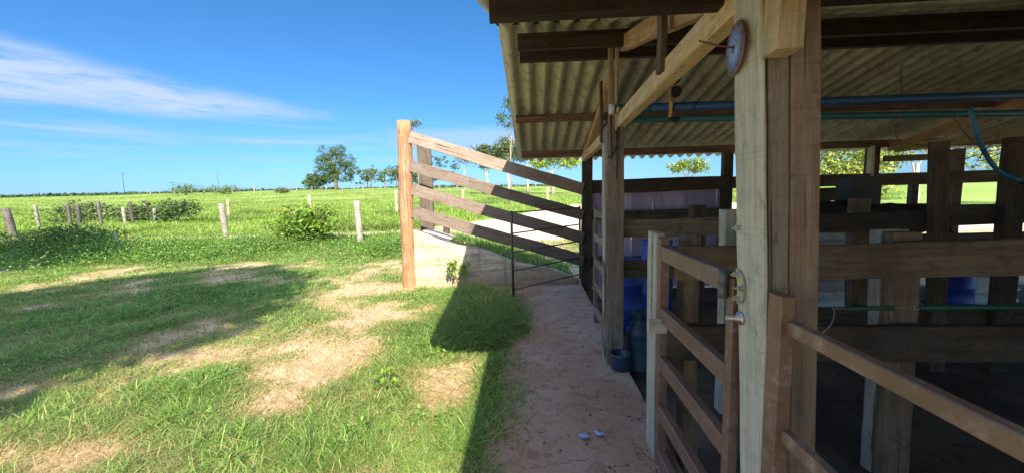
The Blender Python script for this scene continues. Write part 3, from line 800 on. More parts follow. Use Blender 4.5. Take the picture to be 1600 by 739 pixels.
# log post
pts = [(-2.32 + .05 * u + .008 * math.sin(u * 9), 6.86, -.2 + 3.16 * u) for u in np.linspace(0, 1, 16)]
rad = [.128 - .004 * math.sin(u * 7) - .006 * u for u in np.linspace(0, 1, 16)]
Vt, Ft = tube_data([Vector(p) for p in pts], rad, 18)
Vt = [Vector(v) + Vector((rnd.uniform(-.004, .004), rnd.uniform(-.004, .004), 0)) for v in Vt]
# build along local X so the grain follows the log
Vl = [Vector((v.z, v.x + 2.29, v.y - 6.86)) for v in Vt]
me = bpy.data.meshes.new('log_post'); me.from_pydata([tuple(v) for v in Vl], [], Ft); me.update()
bm = bmesh.new(); bm.from_mesh(me); bmesh.ops.recalc_face_normals(bm, faces=bm.faces); bm.to_mesh(me); bm.free()
link_mesh('log_post', me, W_LOG, ramp, Matrix(((0, 1, 0, -2.29), (0, 0, 1, 6.86), (1, 0, 0, 0), (0, 0, 0, 1))), smooth=True)
for (za, zb, w) in ((2.64, 1.70, .205), (2.135, 1.255, .19), (1.73, .86, .20), (1.33, .46, .205)):
    board('rail', (-2.16, 6.80 + rnd.uniform(-.01, .01), za + .03), (.86, 6.74, zb - .02), w, .04, W_RAMP, ramp, rough=.006)
box('far_post', -2.38, -2.10, 7.95, 8.03, .7, 2.70, W_OLD, ramp, .005)
box('far_post', -1.92, -1.80, 8.02, 8.14, .5, 1.10, W_OLD, ramp, .005)

# ------------------------------------------------------------------ pipes, gauges, hose, disc, chain
mb = MB(); mb.tube([(.70, 3.42, 2.315), (3.0, 3.42, 2.31), (6.5, 3.42, 2.305)], .036, 14)
pipe = tag(mb.build('vacuum_pipe', P_BLUE), 'upper blue plastic pipe running across the barn from a white end cap', 'pipe')
mb = MB(); mb.tube([(.665, 3.42, 2.315), (.70, 3.42, 2.315)], .043, 14); c = mb.build('end_cap', P_WHITE, pipe)
for x in (.735, .98, 1.35, 2.6):
    mb = MB(); mb.tube([(x - .018, 3.42, 2.315), (x + .018, 3.42, 2.315)], .0385 if x > .8 else .042, 14); mb.build('pipe_collar', P_BLUE if x > .8 else M_BRASS, pipe)
mb = MB(); mb.tube([(.84, 3.70, 2.275), (3.6, 3.70, 2.225), (6.5, 3.70, 2.16)], .03, 12)
p2 = tag(mb.build('vacuum_pipe', P_TEAL), 'lower teal plastic pipe below and behind the blue pipe', 'pipe')
mb = MB(); mb.tube([(.80, 3.70, 2.276), (.845, 3.70, 2.275)], .038, 12); mb.build('end_cap', P_WHITE, p2)
gg = thing('pressure_gauge', (1.16, 3.37, 2.3), 'brass valve with two black round gauges clamped on the blue pipe', 'gauge')
mb = MB(); mb.tube([(1.16, 3.40, 2.20), (1.16, 3.37, 2.34), (1.16, 3.37, 2.47)], [.016, .018, .014], 10); mb.tube([(1.15, 3.37, 2.38), (1.15, 3.37, 2.44)], .026, 6); mb.build('valve', M_BRASS, gg, smooth=False)
for (x, z, r) in ((1.20, 2.425, .045), (1.185, 2.535, .05)):
    mb = MB(); mb.tube([(x - .01, 3.39, z), (x, 3.35, z)], r, 20); d = mb.build('gauge_body', P_BLACK, gg)
    mb = MB(); mb.tube([(x + .004, 3.345, z), (x + .004, 3.3495, z)], r * .8, 20); mb.build('dial', P_BLACK, gg)
mb = MB(); mb.tube([(1.155, 3.40, 2.215), (1.20, 3.37, 2.195), (1.23, 3.36, 2.215)], .02, 8); mb.build('outlet', P_BLACK, gg)
def curve(pts, n=24):
    P = [Vector(p) for p in pts]; P = [P[0] * 2 - P[1]] + P + [P[-1] * 2 - P[-2]]; out = []
    for i in range(1, len(P) - 2):
        for k in range(n // (len(P) - 3) + 1):
            t = k / (n // (len(P) - 3) + 1); a, b, c, d = P[i - 1:i + 3]
            out.append(.5 * ((2 * b) + (c - a) * t + (2 * a - 5 * b + 4 * c - d) * t * t + (-a + 3 * b - 3 * c + d) * t ** 3))
    return out + [P[-2]]
mb = MB(); mb.tube(curve([(3.70, 3.56, 2.25), (3.73, 3.55, 2.16), (3.78, 3.55, 2.01), (3.87, 3.55, 1.84), (3.98, 3.55, 1.71), (4.10, 3.5, 1.62)]), .017, 10)
hose = tag(mb.build('hose', P_HOSE), 'bright blue hose hanging in a curve from the pipes', 'hose')
mb = MB(); mb.tube(curve([(4.10, 3.5, 1.62), (4.22, 3.5, 1.55), (4.4, 3.5, 1.50)]), .012, 8); mb.build('hose_end', P_BLACK, hose)
# dark leads hanging beside the second post
mb = MB()
mb.tube(curve([(.69, 3.49, 2.26), (.69, 3.47, 2.05), (.695, 3.47, 1.9)]), .007, 6); mb.tube(curve([(.76, 3.50, 2.24), (.745, 3.48, 2.05), (.70, 3.47, 1.93), (.66, 3.48, 1.92)]), .008, 6)
mb.tube(curve([(.735, 3.50, 2.2), (.745, 3.485, 1.95), (.74, 3.49, 1.72)]), .006, 6)
tag(mb.build('cable', P_BLACK), 'loose black cables dangling against the second barn post below the blue pipe', 'cable')
# loose wire under the roof on the right
mb = MB()
mb.tube(curve([(2.9, 3.3, 2.55), (3.1, 3.5, 2.25), (3.3, 3.7, 2.0), (3.9, 3.7, 1.95), (4.4, 3.6, 1.97)]), .004, 5)
mb.tube(curve([(3.45, 3.45, 2.18), (3.7, 3.5, 1.97), (3.9, 3.5, 2.02), (3.75, 3.5, 1.8), (3.98, 3.5, 1.88)]), .004, 5)
mb.tube(curve([(3.6, 3.45, 1.99), (3.82, 3.5, 1.88), (4.0, 3.45, 1.93), (3.65, 3.5, 1.82)]), .0035, 5)
tag(mb.build('wire_tangle', M_WIRE), 'tangle of thin loose wires beside the blue hose', 'wire')
# rusty disc on the left face of the near post
dc = Vector((P1x(2.05) - .012, 1.325, 2.05)); Mx = Matrix.Translation(dc) @ Matrix.Rotation(R(-90), 4, 'Y') @ Matrix.Rotation(R(-9), 4, 'X')
bm = bmesh.new()
def ringv(r, z, n=36): return [bm.verts.new((r * math.cos(2 * math.pi * k / n), r * math.sin(2 * math.pi * k / n), z)) for k in range(n)]
rings = [ringv(.013, -.003), ringv(.08, -.003), ringv(.082, .0), ringv(.08, .003), ringv(.03, .003), ringv(.027, .006), ringv(.013, .006)]
for a, b in zip(rings, rings[1:] + rings[:1]):
    for k in range(36): bm.faces.new((a[k], a[(k + 1) % 36], b[(k + 1) % 36], b[k]))
bmesh.ops.recalc_face_normals(bm, faces=bm.faces)
me = bpy.data.meshes.new('disc'); bm.to_mesh(me); bm.free()
disc = thing('metal_disc', dc, 'round blue and rust coloured metal disc hung on the near barn post', 'disc')
link_mesh('disc', me, M_DISC, disc, Mx)
for k in range(9):
    mb = MB()
    a = 2 * math.pi * k / 9 + .2; p = Mx @ Vector((.07 * math.cos(a), .07 * math.sin(a), .002)); q = Mx @ Vector((.07 * math.cos(a), .07 * math.sin(a), .0055))
    mb.tube([p, q], .0042, 8); mb.build('rivet', S_RUST, disc)
mb = MB(); mb.tube([dc + Vector((.02, 0, 0)), dc + Vector((-.05, 0, .012)), dc + Vector((-.11, .01, .034))], .0032, 8); mb.build('peg', S_RUST, disc)
# chain on the second post
mb = MB(); n = 44
for k in range(n):
    u = k / (n - 1); z = .98 - u * .90; x = .634 + .012 * math.sin(u * 5) + (.045 * max(0, u - .75) * 4 if u > .75 else 0) * .6; y = 3.53 - .01 * math.sin(u * 4)
    mb.ring((x, y, z), (0, 0, 1), (1, 0, 0) if k % 2 else (0, 1, 0), .009, .0032, 10, 5, 1.6)
tag(mb.build('chain', S_RUST), 'rusty iron chain hanging down the left side of the second post', 'chain')

# ------------------------------------------------------------------ containers
def bucket():
    o = thing('bucket', (.77, 3.43, .004), 'small round navy pot on the path edge at the foot of the second post', 'pot')
    mb = MB(); mb.lathe([(.083, 0), (.088, .01), (.090, .13), (.094, .135), (.094, .15), (.086, .15), (.083, .04), (.05, .03)], (.77, 3.43, .006), 28); mb.build('bowl', P_NAVY, o)
bucket()
def milk_can():
    c = (.985, 3.64, -.1)
    o = thing('milk_can', c, 'dark navy milk can with sloping shoulders standing beside the small pot', 'can')
    mb = MB(); mb.lathe([(.105, 0), (.112, .012), (.112, .03), (.108, .035), (.108, .36), (.112, .37), (.108, .385), (.06, .475), (.055, .49), (.055, .52), (.065, .53), (.065, .545), (.045, .548)], c, 28); mb.build('body', P_NAVY, o)
    mb = MB(); mb.lathe([(.068, .55), (.07, .565), (.05, .585), (.02, .59)], c, 24); mb.build('lid', P_NAVY, o)
    for s in (-1, 1):
        mb = MB(); mb.tube(curve([(c[0] + s * .075, c[1], c[2] + .44), (c[0] + s * .115, c[1], c[2] + .50), (c[0] + s * .09, c[1], c[2] + .545), (c[0] + s * .06, c[1], c[2] + .54)]), .008, 8); mb.build('handle', P_NAVY, o)
milk_can()
def drum(x, y, z, r, h, label):
    o = thing('drum', (x, y, z), label, 'drum', 'blue plastic drums in the barn')
    mb = MB(); mb.lathe([(r * .93, 0), (r * .97, .02), (r * .97, h * .30), (r, h * .32), (r, h * .35), (r * .97, h * .37), (r * .97, h * .64), (r, h * .66), (r, h * .69), (r * .97, h * .71), (r * .97, h * .93), (r * .9, h * .97), (r * .9, h)], (x, y, z), 30); mb.build('body', P_DRUM, o)
    mb = MB(); mb.lathe([(r * .93, h * .965), (r * .95, h * .97), (r * .95, h * 1.005), (r * .88, h * 1.012)], (x, y, z), 30); mb.build('lid', P_DRUM, o)
drum(1.12, 4.8, -.1, .225, .88, 'blue plastic drum seen between the second post and the milk can')
drum(1.66, 5.25, -.1, .21, 1.05, 'tall blue plastic drum just left of the slim gate stop post')
drum(5.0, 5.5, -.1, .17, 1.15, 'blue plastic drum in the dark behind the pale post')
drum(5.55, 5.35, -.1, .22, .55, 'short blue plastic drum beside the lower stack of sacks')

def sack_mesh():
    bm = bmesh.new(); bmesh.ops.create_grid(bm, x_segments=10, y_segments=7, size=.5)
    top = [v for v in bm.verts]
    ret = bmesh.ops.duplicate(bm, geom=bm.faces[:] + bm.edges[:] + bm.verts[:])
    dup = [v for v in ret['geom'] if isinstance(v, bmesh.types.BMVert)]
    for L, s in ((top, 1), (dup, -1)):
        for v in L:
            e = (1 - (2 * v.co.x) ** 4) * (1 - (2 * v.co.y) ** 4)
            v.co = Vector((v.co.x * .74 * (1 - .06 * abs(2 * v.co.y) ** 2), v.co.y * .46, s * .075 * max(0, e) ** .5 + .012 * math.sin(v.co.x * 13 + v.co.y * 9)))
    bmesh.ops.remove_doubles(bm, verts=bm.verts, dist=.002); bmesh.ops.recalc_face_normals(bm, faces=bm.faces)
    me = bpy.data.meshes.new('sack'); bm.to_mesh(me); bm.free(); me.materials.append(M_SACK)
    for p in me.polygons: p.use_smooth = True
    return me
SACK = sack_mesh()
pallet_spots = [(3.86, 5.25, 8, 'white woven feed sack in the tall stack behind the pen fence'), (4.62, 5.3, 5, 'white woven feed sack in the low stack behind the pale post'), (5.95, 5.45, 3, 'white woven feed sack in the short pile at the right of the barn')]
for (x, y, n, lab) in pallet_spots:
    for k in range(n):
        o = bpy.data.objects.new('feed_sack', SACK); COL.objects.link(o)
        o.location = (x + rnd.uniform(-.04, .04), y + rnd.uniform(-.03, .03), .08 + k * .128 + .02); o.rotation_euler = (0, rnd.uniform(-.03, .03), rnd.uniform(-.08, .08) + (0 if k % 2 else math.pi))
        tag(o, lab, 'sack', lab.replace('white woven feed sack', 'feed sacks'))
pl = thing('pallet', (4.9, 5.3, -.1), 'low timber pallet under the white feed sacks', 'pallet')
for k in range(7): box('slat', 3.45, 6.4, 4.98 + k * .1, 5.06 + k * .1, -.02, .015, W_OLD, pl, .001)
for y in (5.0, 5.55): box('bearer', 3.45, 6.4, y, y + .08, -.1, -.022, W_OLD, pl, .001)
# dark tarpaulin over the tall stack
V, F = [], []; nx_, ny_ = 34, 14
for j in range(ny_):
    for i in range(nx_):
        u, v = i / (nx_ - 1), j / (ny_ - 1); x = 3.35 + 1.75 * u; y = 4.92 + .75 * v
        z = 1.20 + .16 * math.sin(math.pi * min(1, max(0, v))) ** .6 + .10 * float(fbm(np.array(x * 2.5), np.array(y * 2.5), 91)) - .12 * max(0, u - .45)
        if j == 0: z -= .14
        V.append((x, y, z + .02 * math.sin(x * 19 + y * 7)))
for j in range(ny_ - 1):
    for i in range(nx_ - 1): a = j * nx_ + i; F.append((a, a + 1, a + nx_ + 1, a + nx_))
tp = MB().add(V, F).build('tarpaulin', M_TARP); sm = tp.modifiers.new('thick', 'SOLIDIFY'); sm.thickness = .006
tag(tp, 'crumpled dark grey green tarpaulin spread over the tall sack stack', 'tarpaulin')
tb = thing('crate', (4.25, 5.3, 1.38), 'dark teal plastic crate sitting on the tarpaulin', 'crate')
box('crate_side', 4.06, 4.40, 5.14, 5.16, 1.38, 1.74, M_CRATE, tb); box('crate_side', 4.06, 4.40, 5.42, 5.44, 1.38, 1.74, M_CRATE, tb)
box('crate_end', 4.06, 4.08, 5.162, 5.418, 1.38, 1.73, M_CRATE, tb); box('crate_end', 4.38, 4.40, 5.162, 5.418, 1.38, 1.73, M_CRATE, tb); box('crate_base', 4.082, 4.378, 5.162, 5.418, 1.385, 1.40, M_CRATE, tb)

# green spring line across the pen
sp = thing('gate_spring', (1.4, 1.8, 1.0), 'green covered spring line hooked across the pen in front of the dark boards', 'spring line')
mb = MB(); mb.tube([(1.50, 1.9, 1.02), (1.72, 1.9, 1.022)], .010, 10); mb.tube([(1.835, 1.9, 1.022), (2.5, 1.9, 1.02), (4.2, 1.9, 1.02)], .0125, 10); mb.build('sleeve', P_GREEN, sp)
mb = MB(); mb.tube([(1.70, 1.9, 1.022), (1.825, 1.9, 1.022)], .0025, 6); mb.ring((1.826, 1.9, 1.022), (1, 0, 0), (0, 0, 1), .011, .0022)
mb.tube(curve([(.90, 1.35, 1.03), (1.2, 1.6, 1.03), (1.42, 1.86, 1.012), (1.44, 1.9, 1.025), (1.42, 1.87, 1.03), (1.50, 1.9, 1.02)]), .0022, 5)
mb.build('hook_wire', S_GALV, sp)

# scraps on the path
def scrap(x, y, s, seed, label):
    r = random.Random(seed); V, F = [], []; n = 7
    for j in range(n):
        for i in range(n):
            V.append((x + (i / (n - 1) - .5) * s * (1 + .3 * r.random()), y + (j / (n - 1) - .5) * s * .8 + .01 * r.random(), .014 + .022 * r.random()))
    for j in range(n - 1):
        for i in range(n - 1): a = j * n + i; F.append((a, a + 1, a + n + 1, a + n))
    o = MB().add(V, F).build('plastic_scrap', M_PAPER); m = o.modifiers.new('thick', 'SOLIDIFY'); m.thickness = .002
    tag(o, label, 'litter')
scrap(.305, 2.39, .05, 1, 'left of two pale blue crumpled plastic scraps on the dirty path')
scrap(.41, 2.42, .05, 2, 'right of two pale blue crumpled plastic scraps on the dirty path')

# ------------------------------------------------------------------ fences outside
def tz(x, y): return float(terrain(np.array(float(x)), np.array(float(y))))
def wire_fence(label, posts, mat_of, h, r, wires=4, group=None, wr=.004):
    x0, y0 = posts[0][0], posts[0][1]
    f = thing('wire_fence', (x0, y0, tz(x0, y0)), label, 'fence', group)
    tops = []
    for (x, y, hh, lean, m) in posts:
        z = tz(x, y); n = 7
        pts = [(x + lean * u * hh + .01 * math.sin(u * 5 + x), y, z - .2 + (hh + .2) * u) for u in np.linspace(0, 1, n)]
        Vt, Ft = tube_data([Vector(p) for p in pts], [r * (1 + .08 * math.sin(k * 2.1 + x)) for k in range(n)], 10)
        Vl = [Vector((v.z - z, v.x - x, v.y - y)) for v in Vt]
        me = bpy.data.meshes.new('post'); me.from_pydata([tuple(v) for v in Vl], [], Ft); me.update()
        bm = bmesh.new(); bm.from_mesh(me); bmesh.ops.recalc_face_normals(bm, faces=bm.faces); bm.to_mesh(me); bm.free()
        link_mesh('post', me, m, f, Matrix(((0, 1, 0, x), (0, 0, 1, y), (1, 0, 0, z), (0, 0, 0, 1))), smooth=True)
        tops.append((x + lean * hh * .6, y, z, hh))
    if wires:
        for k in range(wires):
            mb = MB()
            u = .25 + .7 * k / max(1, wires - 1); P = []
            for a, b in zip(tops, tops[1:]):
                for q in np.linspace(0, 1, 6)[:-1]:
                    P.append((a[0] + (b[0] - a[0]) * q, a[1] + (b[1] - a[1]) * q - r, a[2] + (b[2] - a[2]) * q + (a[3] * (1 - q) + b[3] * q) * u - .04 * math.sin(math.pi * q)))
            b = tops[-1]; P.append((b[0], b[1] - r, b[2] + b[3] * u)); mb.tube(P, wr, 4); mb.build('wire', M_WIRE, f)
    return f
wire_fence('near wire fence of grey and dark posts in the weeds left of the ramp', [(-26.8, 13.2, 1.5, 0, W_GREY), (-19.75, 13.5, 1.62, -.13, W_FDARK), (-12.6, 15.0, 1.56, -.05, W_GREY), (-6.2, 13.3, 1.58, -.02, W_GREY)], None, 1.5, .115)
wire_fence('row of thin dark corral posts at the far left among bushes', [(-30.5, 22, 1.5, -.03, W_GREY), (-28.4, 22, 1.55, 0, W_FDARK), (-27.2, 21.5, 1.5, .05, W_FDARK), (-26.4, 22, 1.6, 0, W_FDARK), (-25.4, 22.5, 1.2, 0, W_GREY), (-24.3, 22, 1.55, -.04, W_FDARK), (-23.4, 22.5, 1.1, .03, W_GREY)], None, 1.5, .09)
wire_fence('second wire fence of pale posts on the slope beyond the sandy track', [(-34.5, 28, 1.45, 0, W_GREY), (-28.6, 27, 1.4, -.12, W_GREY), (-22.3, 27, 1.35, 0, W_CHORD), (-16.1, 27, 1.5, -.03, W_CHORD), (-9.75, 27, 1.7, -.02, W_CHORD), (-4.95, 27, 1.65, 0, W_CHORD), (1.0, 27, 1.6, 0, W_CHORD), (7, 27, 1.5, 0, W_GREY)], None, 1.5, .10)
wire_fence('distant wire fence of small grey posts along the crest below the palms', [(-96 + k * 4.6, 92 + 2 * math.sin(k), 1.5, 0, W_GREY) for k in range(24)], None, 1.5, .14, 2, wr=.02)
def stake(x, y):
    o = thing('stake', (x, y, tz(x, y)), 'short thin leaning stake in the weeds beside the dark fence post', 'stake')
    mb = MB(); mb.tube([(x, y, tz(x, y) - .1), (x - .12, y, tz(x, y) + .45), (x - .22, y, tz(x, y) + .78)], [.03, .028, .022], 8); mb.build('shaft', W_GREY, o)
stake(-13.3, 11.6)
for (x, y, h, lab) in ((-132, 118, 9.5, 'thin utility pole on the horizon at the far left'), (-100, 118, 9.5, 'thin utility pole on the horizon above the shrubs on the crest')):
    mb = MB(); z = tz(x, y); mb.tube([(x, y, z - .5), (x, y, z + h * .75)], [.09, .06], 8); mb.tube([(x - .5, y, z + h * .7), (x + .8, y, z + h * .7)], .05, 6)
    tag(mb.build('utility_pole', W_FDARK), lab, 'pole')

# ------------------------------------------------------------------ plants
GREENS = [(.09, .20, .03), (.12, .25, .04), (.165, .28, .06), (.23, .31, .09), (.08, .165, .045), (.19, .28, .105)]
STRAW = [(.46, .36, .17), (.38, .29, .13), (.52, .42, .24), (.30, .24, .10)]

def gaps(x, y):     # thin places through which the track behind the fence shows
    m = np.exp(-((x + 17.6) / 1.3) ** 2) + np.exp(-((x + 12.9) / .8) ** 2) + np.exp(-((x + 6.6) / 1.3) ** 2) + np.exp(-((x + 24) / 3) ** 2)
    return np.clip(m, 0, 1) * sst(12.6, 13.6, y)

def near_grass():
    nt = 52000
    y = np.exp(rng.uniform(np.log(1.75), np.log(16.5), nt)); x = rng.uniform(0, 1, nt) * (1.5 * y + 1.2)
    x = np.where(y < 7, -.10, -.25) - x - .12 * vnoise(y * 2.3, y * 0, 5)
    extra = rng.uniform(0, 1, nt) < .12; x = np.where(extra & (y > 8.3), rng.uniform(-1, 5, nt), x)
    g = green(x, y)
    keep = rng.uniform(0, 1, nt) < np.clip((g - .12) * 1.7, .10, 1)
    keep &= ~((x > -2.5) & (x < 1.0) & (y > 6.6) & (y < 8.3)); keep &= ~((x > -.08) & (y < 8.3)); keep &= ~on_track(x, y)
    x, y, g = x[keep], y[keep], g[keep]; k = 12
    edge = np.exp(-((x + .75) / .45) ** 2) * sst(3.7, 4.5, y) * sst(8, 6.9, y)
    X = np.repeat(x, k); Y = np.repeat(y, k); G = np.repeat(g, k); E = np.repeat(edge, k); n = len(X)
    th = np.repeat(rng.uniform(.45, 1.2, len(x)) * np.where(rng.uniform(0, 1, len(x)) < .12, 1.7, 1), k); tone = np.repeat(rng.uniform(.55, 1.3, (len(x), 1)), k, 0) * (.78 + .5 * fbm(X / .9, Y / .9, 35))[:, None]; tw = np.repeat(rng.uniform(0, 1, len(x)), k)
    sp_ = .035 + .012 * Y
    X = X + rng.normal(0, 1, n) * sp_; Y2 = Y + rng.normal(0, 1, n) * sp_
    far = sst(9.5, 13, Y)
    h = (.020 + .078 * G ** 1.5) * th * rng.uniform(.6, 1.25, n) + .17 * E * rng.uniform(.4, 1.3, n) + far * .15 * rng.uniform(.3, 1.2, n)
    w = (.0022 + .0008 * Y) * rng.uniform(.6, 1.5, n) * (1 + .9 * (tw > .82))
    ln = rng.uniform(.35, 2.0, n); h = h * (1 - .6 * gaps(X, Y2))
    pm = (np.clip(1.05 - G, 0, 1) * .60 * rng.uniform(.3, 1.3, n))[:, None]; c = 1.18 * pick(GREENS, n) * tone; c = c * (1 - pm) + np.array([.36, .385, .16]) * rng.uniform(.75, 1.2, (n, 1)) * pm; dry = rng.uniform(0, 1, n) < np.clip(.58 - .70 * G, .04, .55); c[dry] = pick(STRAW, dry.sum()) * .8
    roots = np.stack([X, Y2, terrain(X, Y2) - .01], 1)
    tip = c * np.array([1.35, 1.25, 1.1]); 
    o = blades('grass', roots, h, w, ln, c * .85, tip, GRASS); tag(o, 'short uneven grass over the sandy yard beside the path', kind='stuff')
    # dry straw lying on bare soil
    n = 32000; y = np.exp(rng.uniform(np.log(1.8), np.log(11), n)); x = -.28 - rng.uniform(0, 1, n) * (1.45 * y + .8)
    k2 = (rng.uniform(0, 1, n) < 1.15 - green(x, y)) & ~((x > -2.5) & (y > 6.6) & (y < 8.3)); x, y = x[k2], y[k2]; n = len(x)
    c = pick(STRAW, n)
    o = blades('straw', np.stack([x, y, terrain(x, y) + .004], 1), rng.uniform(.03, .09, n), (.0018 + .0007 * y), rng.uniform(1.5, 3.2, n), c, c * 1.05, GRASS); tag(o, 'dry straw lying on the bare soil', kind='stuff')
near_grass()

def field_grass():
    nt = 30000
    y = np.exp(rng.uniform(np.log(14.5), np.log(115), nt)); x = rng.uniform(-1.55, .9, nt) * y
    keep = ~on_track(x, y); x, y = x[keep], y[keep]; k = 9
    dens = fbm(x / 6, y / 6, 55); th = np.repeat(.55 + .9 * dens, k)
    X = np.repeat(x, k) + rng.normal(0, 1, len(x) * k) * (.15 + .012 * np.repeat(y, k)); Y = np.repeat(y, k) + rng.normal(0, 1, len(x) * k) * (.15 + .014 * np.repeat(y, k))
    ok = ~on_track(X, Y); X, Y, th = X[ok], Y[ok], th[ok]; n = len(X)
    h = rng.uniform(.16, .48, n) * th * (1 - .55 * sst(25, 60, Y)); w = (.010 + .0010 * Y) * rng.uniform(.6, 1.3, n)
    c = pick([(.17, .28, .04), (.20, .30, .05), (.24, .32, .065), (.13, .23, .035), (.28, .31, .10)], n) * (1.25 - .65 * sst(.50, .68, fbm(X / 5, Y / 3, 58)))[:, None]; fy = sst(20, 55, Y)[:, None]; c = c * (1 - .7 * fy) + np.array([.25, .33, .085]) * .7 * fy
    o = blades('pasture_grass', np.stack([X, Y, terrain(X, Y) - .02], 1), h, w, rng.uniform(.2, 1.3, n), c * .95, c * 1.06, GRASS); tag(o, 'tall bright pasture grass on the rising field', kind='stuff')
field_grass()

def leaf_cloud(P, size, cols, up=.35):
    """n leaves (diamond quads) at points P"""
    n = len(P); nrm = rng.normal(0, 1, (n, 3)); nrm[:, 2] = np.abs(nrm[:, 2]) + up; nrm /= np.linalg.norm(nrm, axis=1)[:, None]
    a = np.cross(nrm, rng.normal(0, 1, (n, 3))); a /= np.linalg.norm(a, axis=1)[:, None] + 1e-9; b = np.cross(nrm, a)
    s = (size * rng.uniform(.6, 1.4, n))[:, None]
    V = np.stack([P - a * s * .7, P + b * s * .36 + nrm * s * .06, P + a * s * .75, P - b * s * .36 + nrm * s * .06], 1)
    return V.reshape(-1, 3), np.repeat(cols, 4, 0)

def leaf_obj(name, P, size, cols, mat, parent=None):
    V, C = leaf_cloud(P, size, cols); off = np.array(wloc(parent)) if parent is not None else np.zeros(3)
    me = mesh_np(name, V - off, np.arange(len(V)), 4); set_col(me, C)
    o = bpy.data.objects.new(name, me); COL.objects.link(o); me.materials.append(mat)
    if parent is not None: o.parent = parent
    return o

def crown_points(blobs, nclump, nleaf, spread, shell=.55):
    P = []
    tot = sum(b[3] ** 2 for b in blobs)
    for (cx, cy, cz, r, fl) in blobs:
        m = max(2, int(nclump * r * r / tot))
        d = rng.normal(0, 1, (m, 3)); d /= np.linalg.norm(d, axis=1)[:, None]
        rr = r * (shell + (1 - shell) * rng.uniform(0, 1, m) ** .6); c = np.array([cx, cy, cz]) + d * rr[:, None] * np.array([1, 1, fl])
        k = max(3, nleaf // max(1, nclump))
        q = np.repeat(c, k, 0) + rng.normal(0, 1, (m * k, 3)) * spread * np.array([1, 1, .6])
        P.append(q)
    return np.concatenate(P)

def tree(name, x, y, label, trunk_h, blobs, nclump, nleaf, lsize, spread, pal, tr=.25, bark=None, lean=(0, 0), cat='tree', group=None, mat=None, shell=.55, z=None):
    """blobs relative to the base of the trunk"""
    z = tz(x, y) if z is None else z
    t = thing(name, (x, y, z), label, cat, group)
    base = Vector((x, y, z)); mb = MB()
    top = base + Vector((lean[0], lean[1], trunk_h))
    pts = [base + Vector((0, 0, -.3)), base.lerp(top, .35) + Vector((.03 * trunk_h, 0, 0)), base.lerp(top, .7), top]
    mb.tube(pts, [tr * 1.25, tr, tr * .8, tr * .55], 9)
    for (cx, cy, cz, r, fl) in blobs:
        e = base + Vector((cx, cy, cz)); s = base.lerp(top, rnd.uniform(.55, .95))
        mid = s.lerp(e, .5) + Vector((0, 0, .08 * r)); mb.tube([s, mid, e], [tr * .5, tr * .33, tr * .12], 6)
        for q in range(3):
            e2 = e + Vector((rnd.uniform(-1, 1), rnd.uniform(-1, 1), rnd.uniform(-.3, .8))) * r * .7
            mb.tube([mid, mid.lerp(e2, .55) + Vector((0, 0, .05 * r)), e2], [tr * .25, tr * .15, tr * .05], 5)
    mb.build('trunk', bark or BARK, t)
    P = crown_points([(cx + x, cy + y, cz + z, r, fl) for (cx, cy, cz, r, fl) in blobs], nclump, nleaf, spread, shell)
    leaf_obj('crown', P, np.full(len(P), lsize), pick(pal, len(P)), mat or FARLEAF, t)
    return t

PAL_DARK = [(.06, .11, .03), (.085, .14, .035), (.05, .09, .025), (.11, .16, .045)]
PAL_MID = [(.09, .15, .035), (.12, .18, .045), (.07, .12, .03), (.15, .19, .06)]
PAL_LIGHT = [(.33, .43, .07), (.40, .46, .10), (.26, .37, .06), (.44, .47, .15)]
PAL_GREY = [(.13, .16, .07), (.17, .19, .09), (.10, .13, .05), (.20, .21, .12)]

# weeds along the near fence: leafy ground cover
def undergrowth():
    n = 4600
    x = rng.uniform(-24, -2.6, n); y = 12.1 + rng.normal(0, 1.1, n) + .9 * np.sin(x * .7)
    dens = fbm(x / 2.2, y / 2.2, 71); k = (dens > .45) & ((y > 9.6 + .5 * np.sin(x)) | (x < -11)) & (y < 16.4); x, y, dens = x[k], y[k], dens[k]
    m = 40; hh = (.12 + 2.4 * (dens - .45)) * (.7 + .6 * rng.uniform(0, 1, len(x))) * (1 - .75 * gaps(x, y))
    X = np.repeat(x, m) + rng.normal(0, .22, len(x) * m); Y = np.repeat(y, m) + rng.normal(0, .22, len(x) * m)
    Z = terrain(X, Y) + np.abs(rng.normal(0, .55, len(X))) * np.repeat(hh, m) + .03
    tone = np.repeat(rng.uniform(.75, 1.25, (len(x), 1)), m, 0)
    o = leaf_obj('undergrowth', np.stack([X, Y, Z], 1), np.full(len(X), .040), pick([(.11, .22, .035), (.16, .28, .05), (.085, .165, .035), (.20, .30, .06), (.14, .24, .06)], len(X)) * tone, LEAF)
    tag(o, 'leafy green weeds growing along the near fence', kind='stuff')
undergrowth()

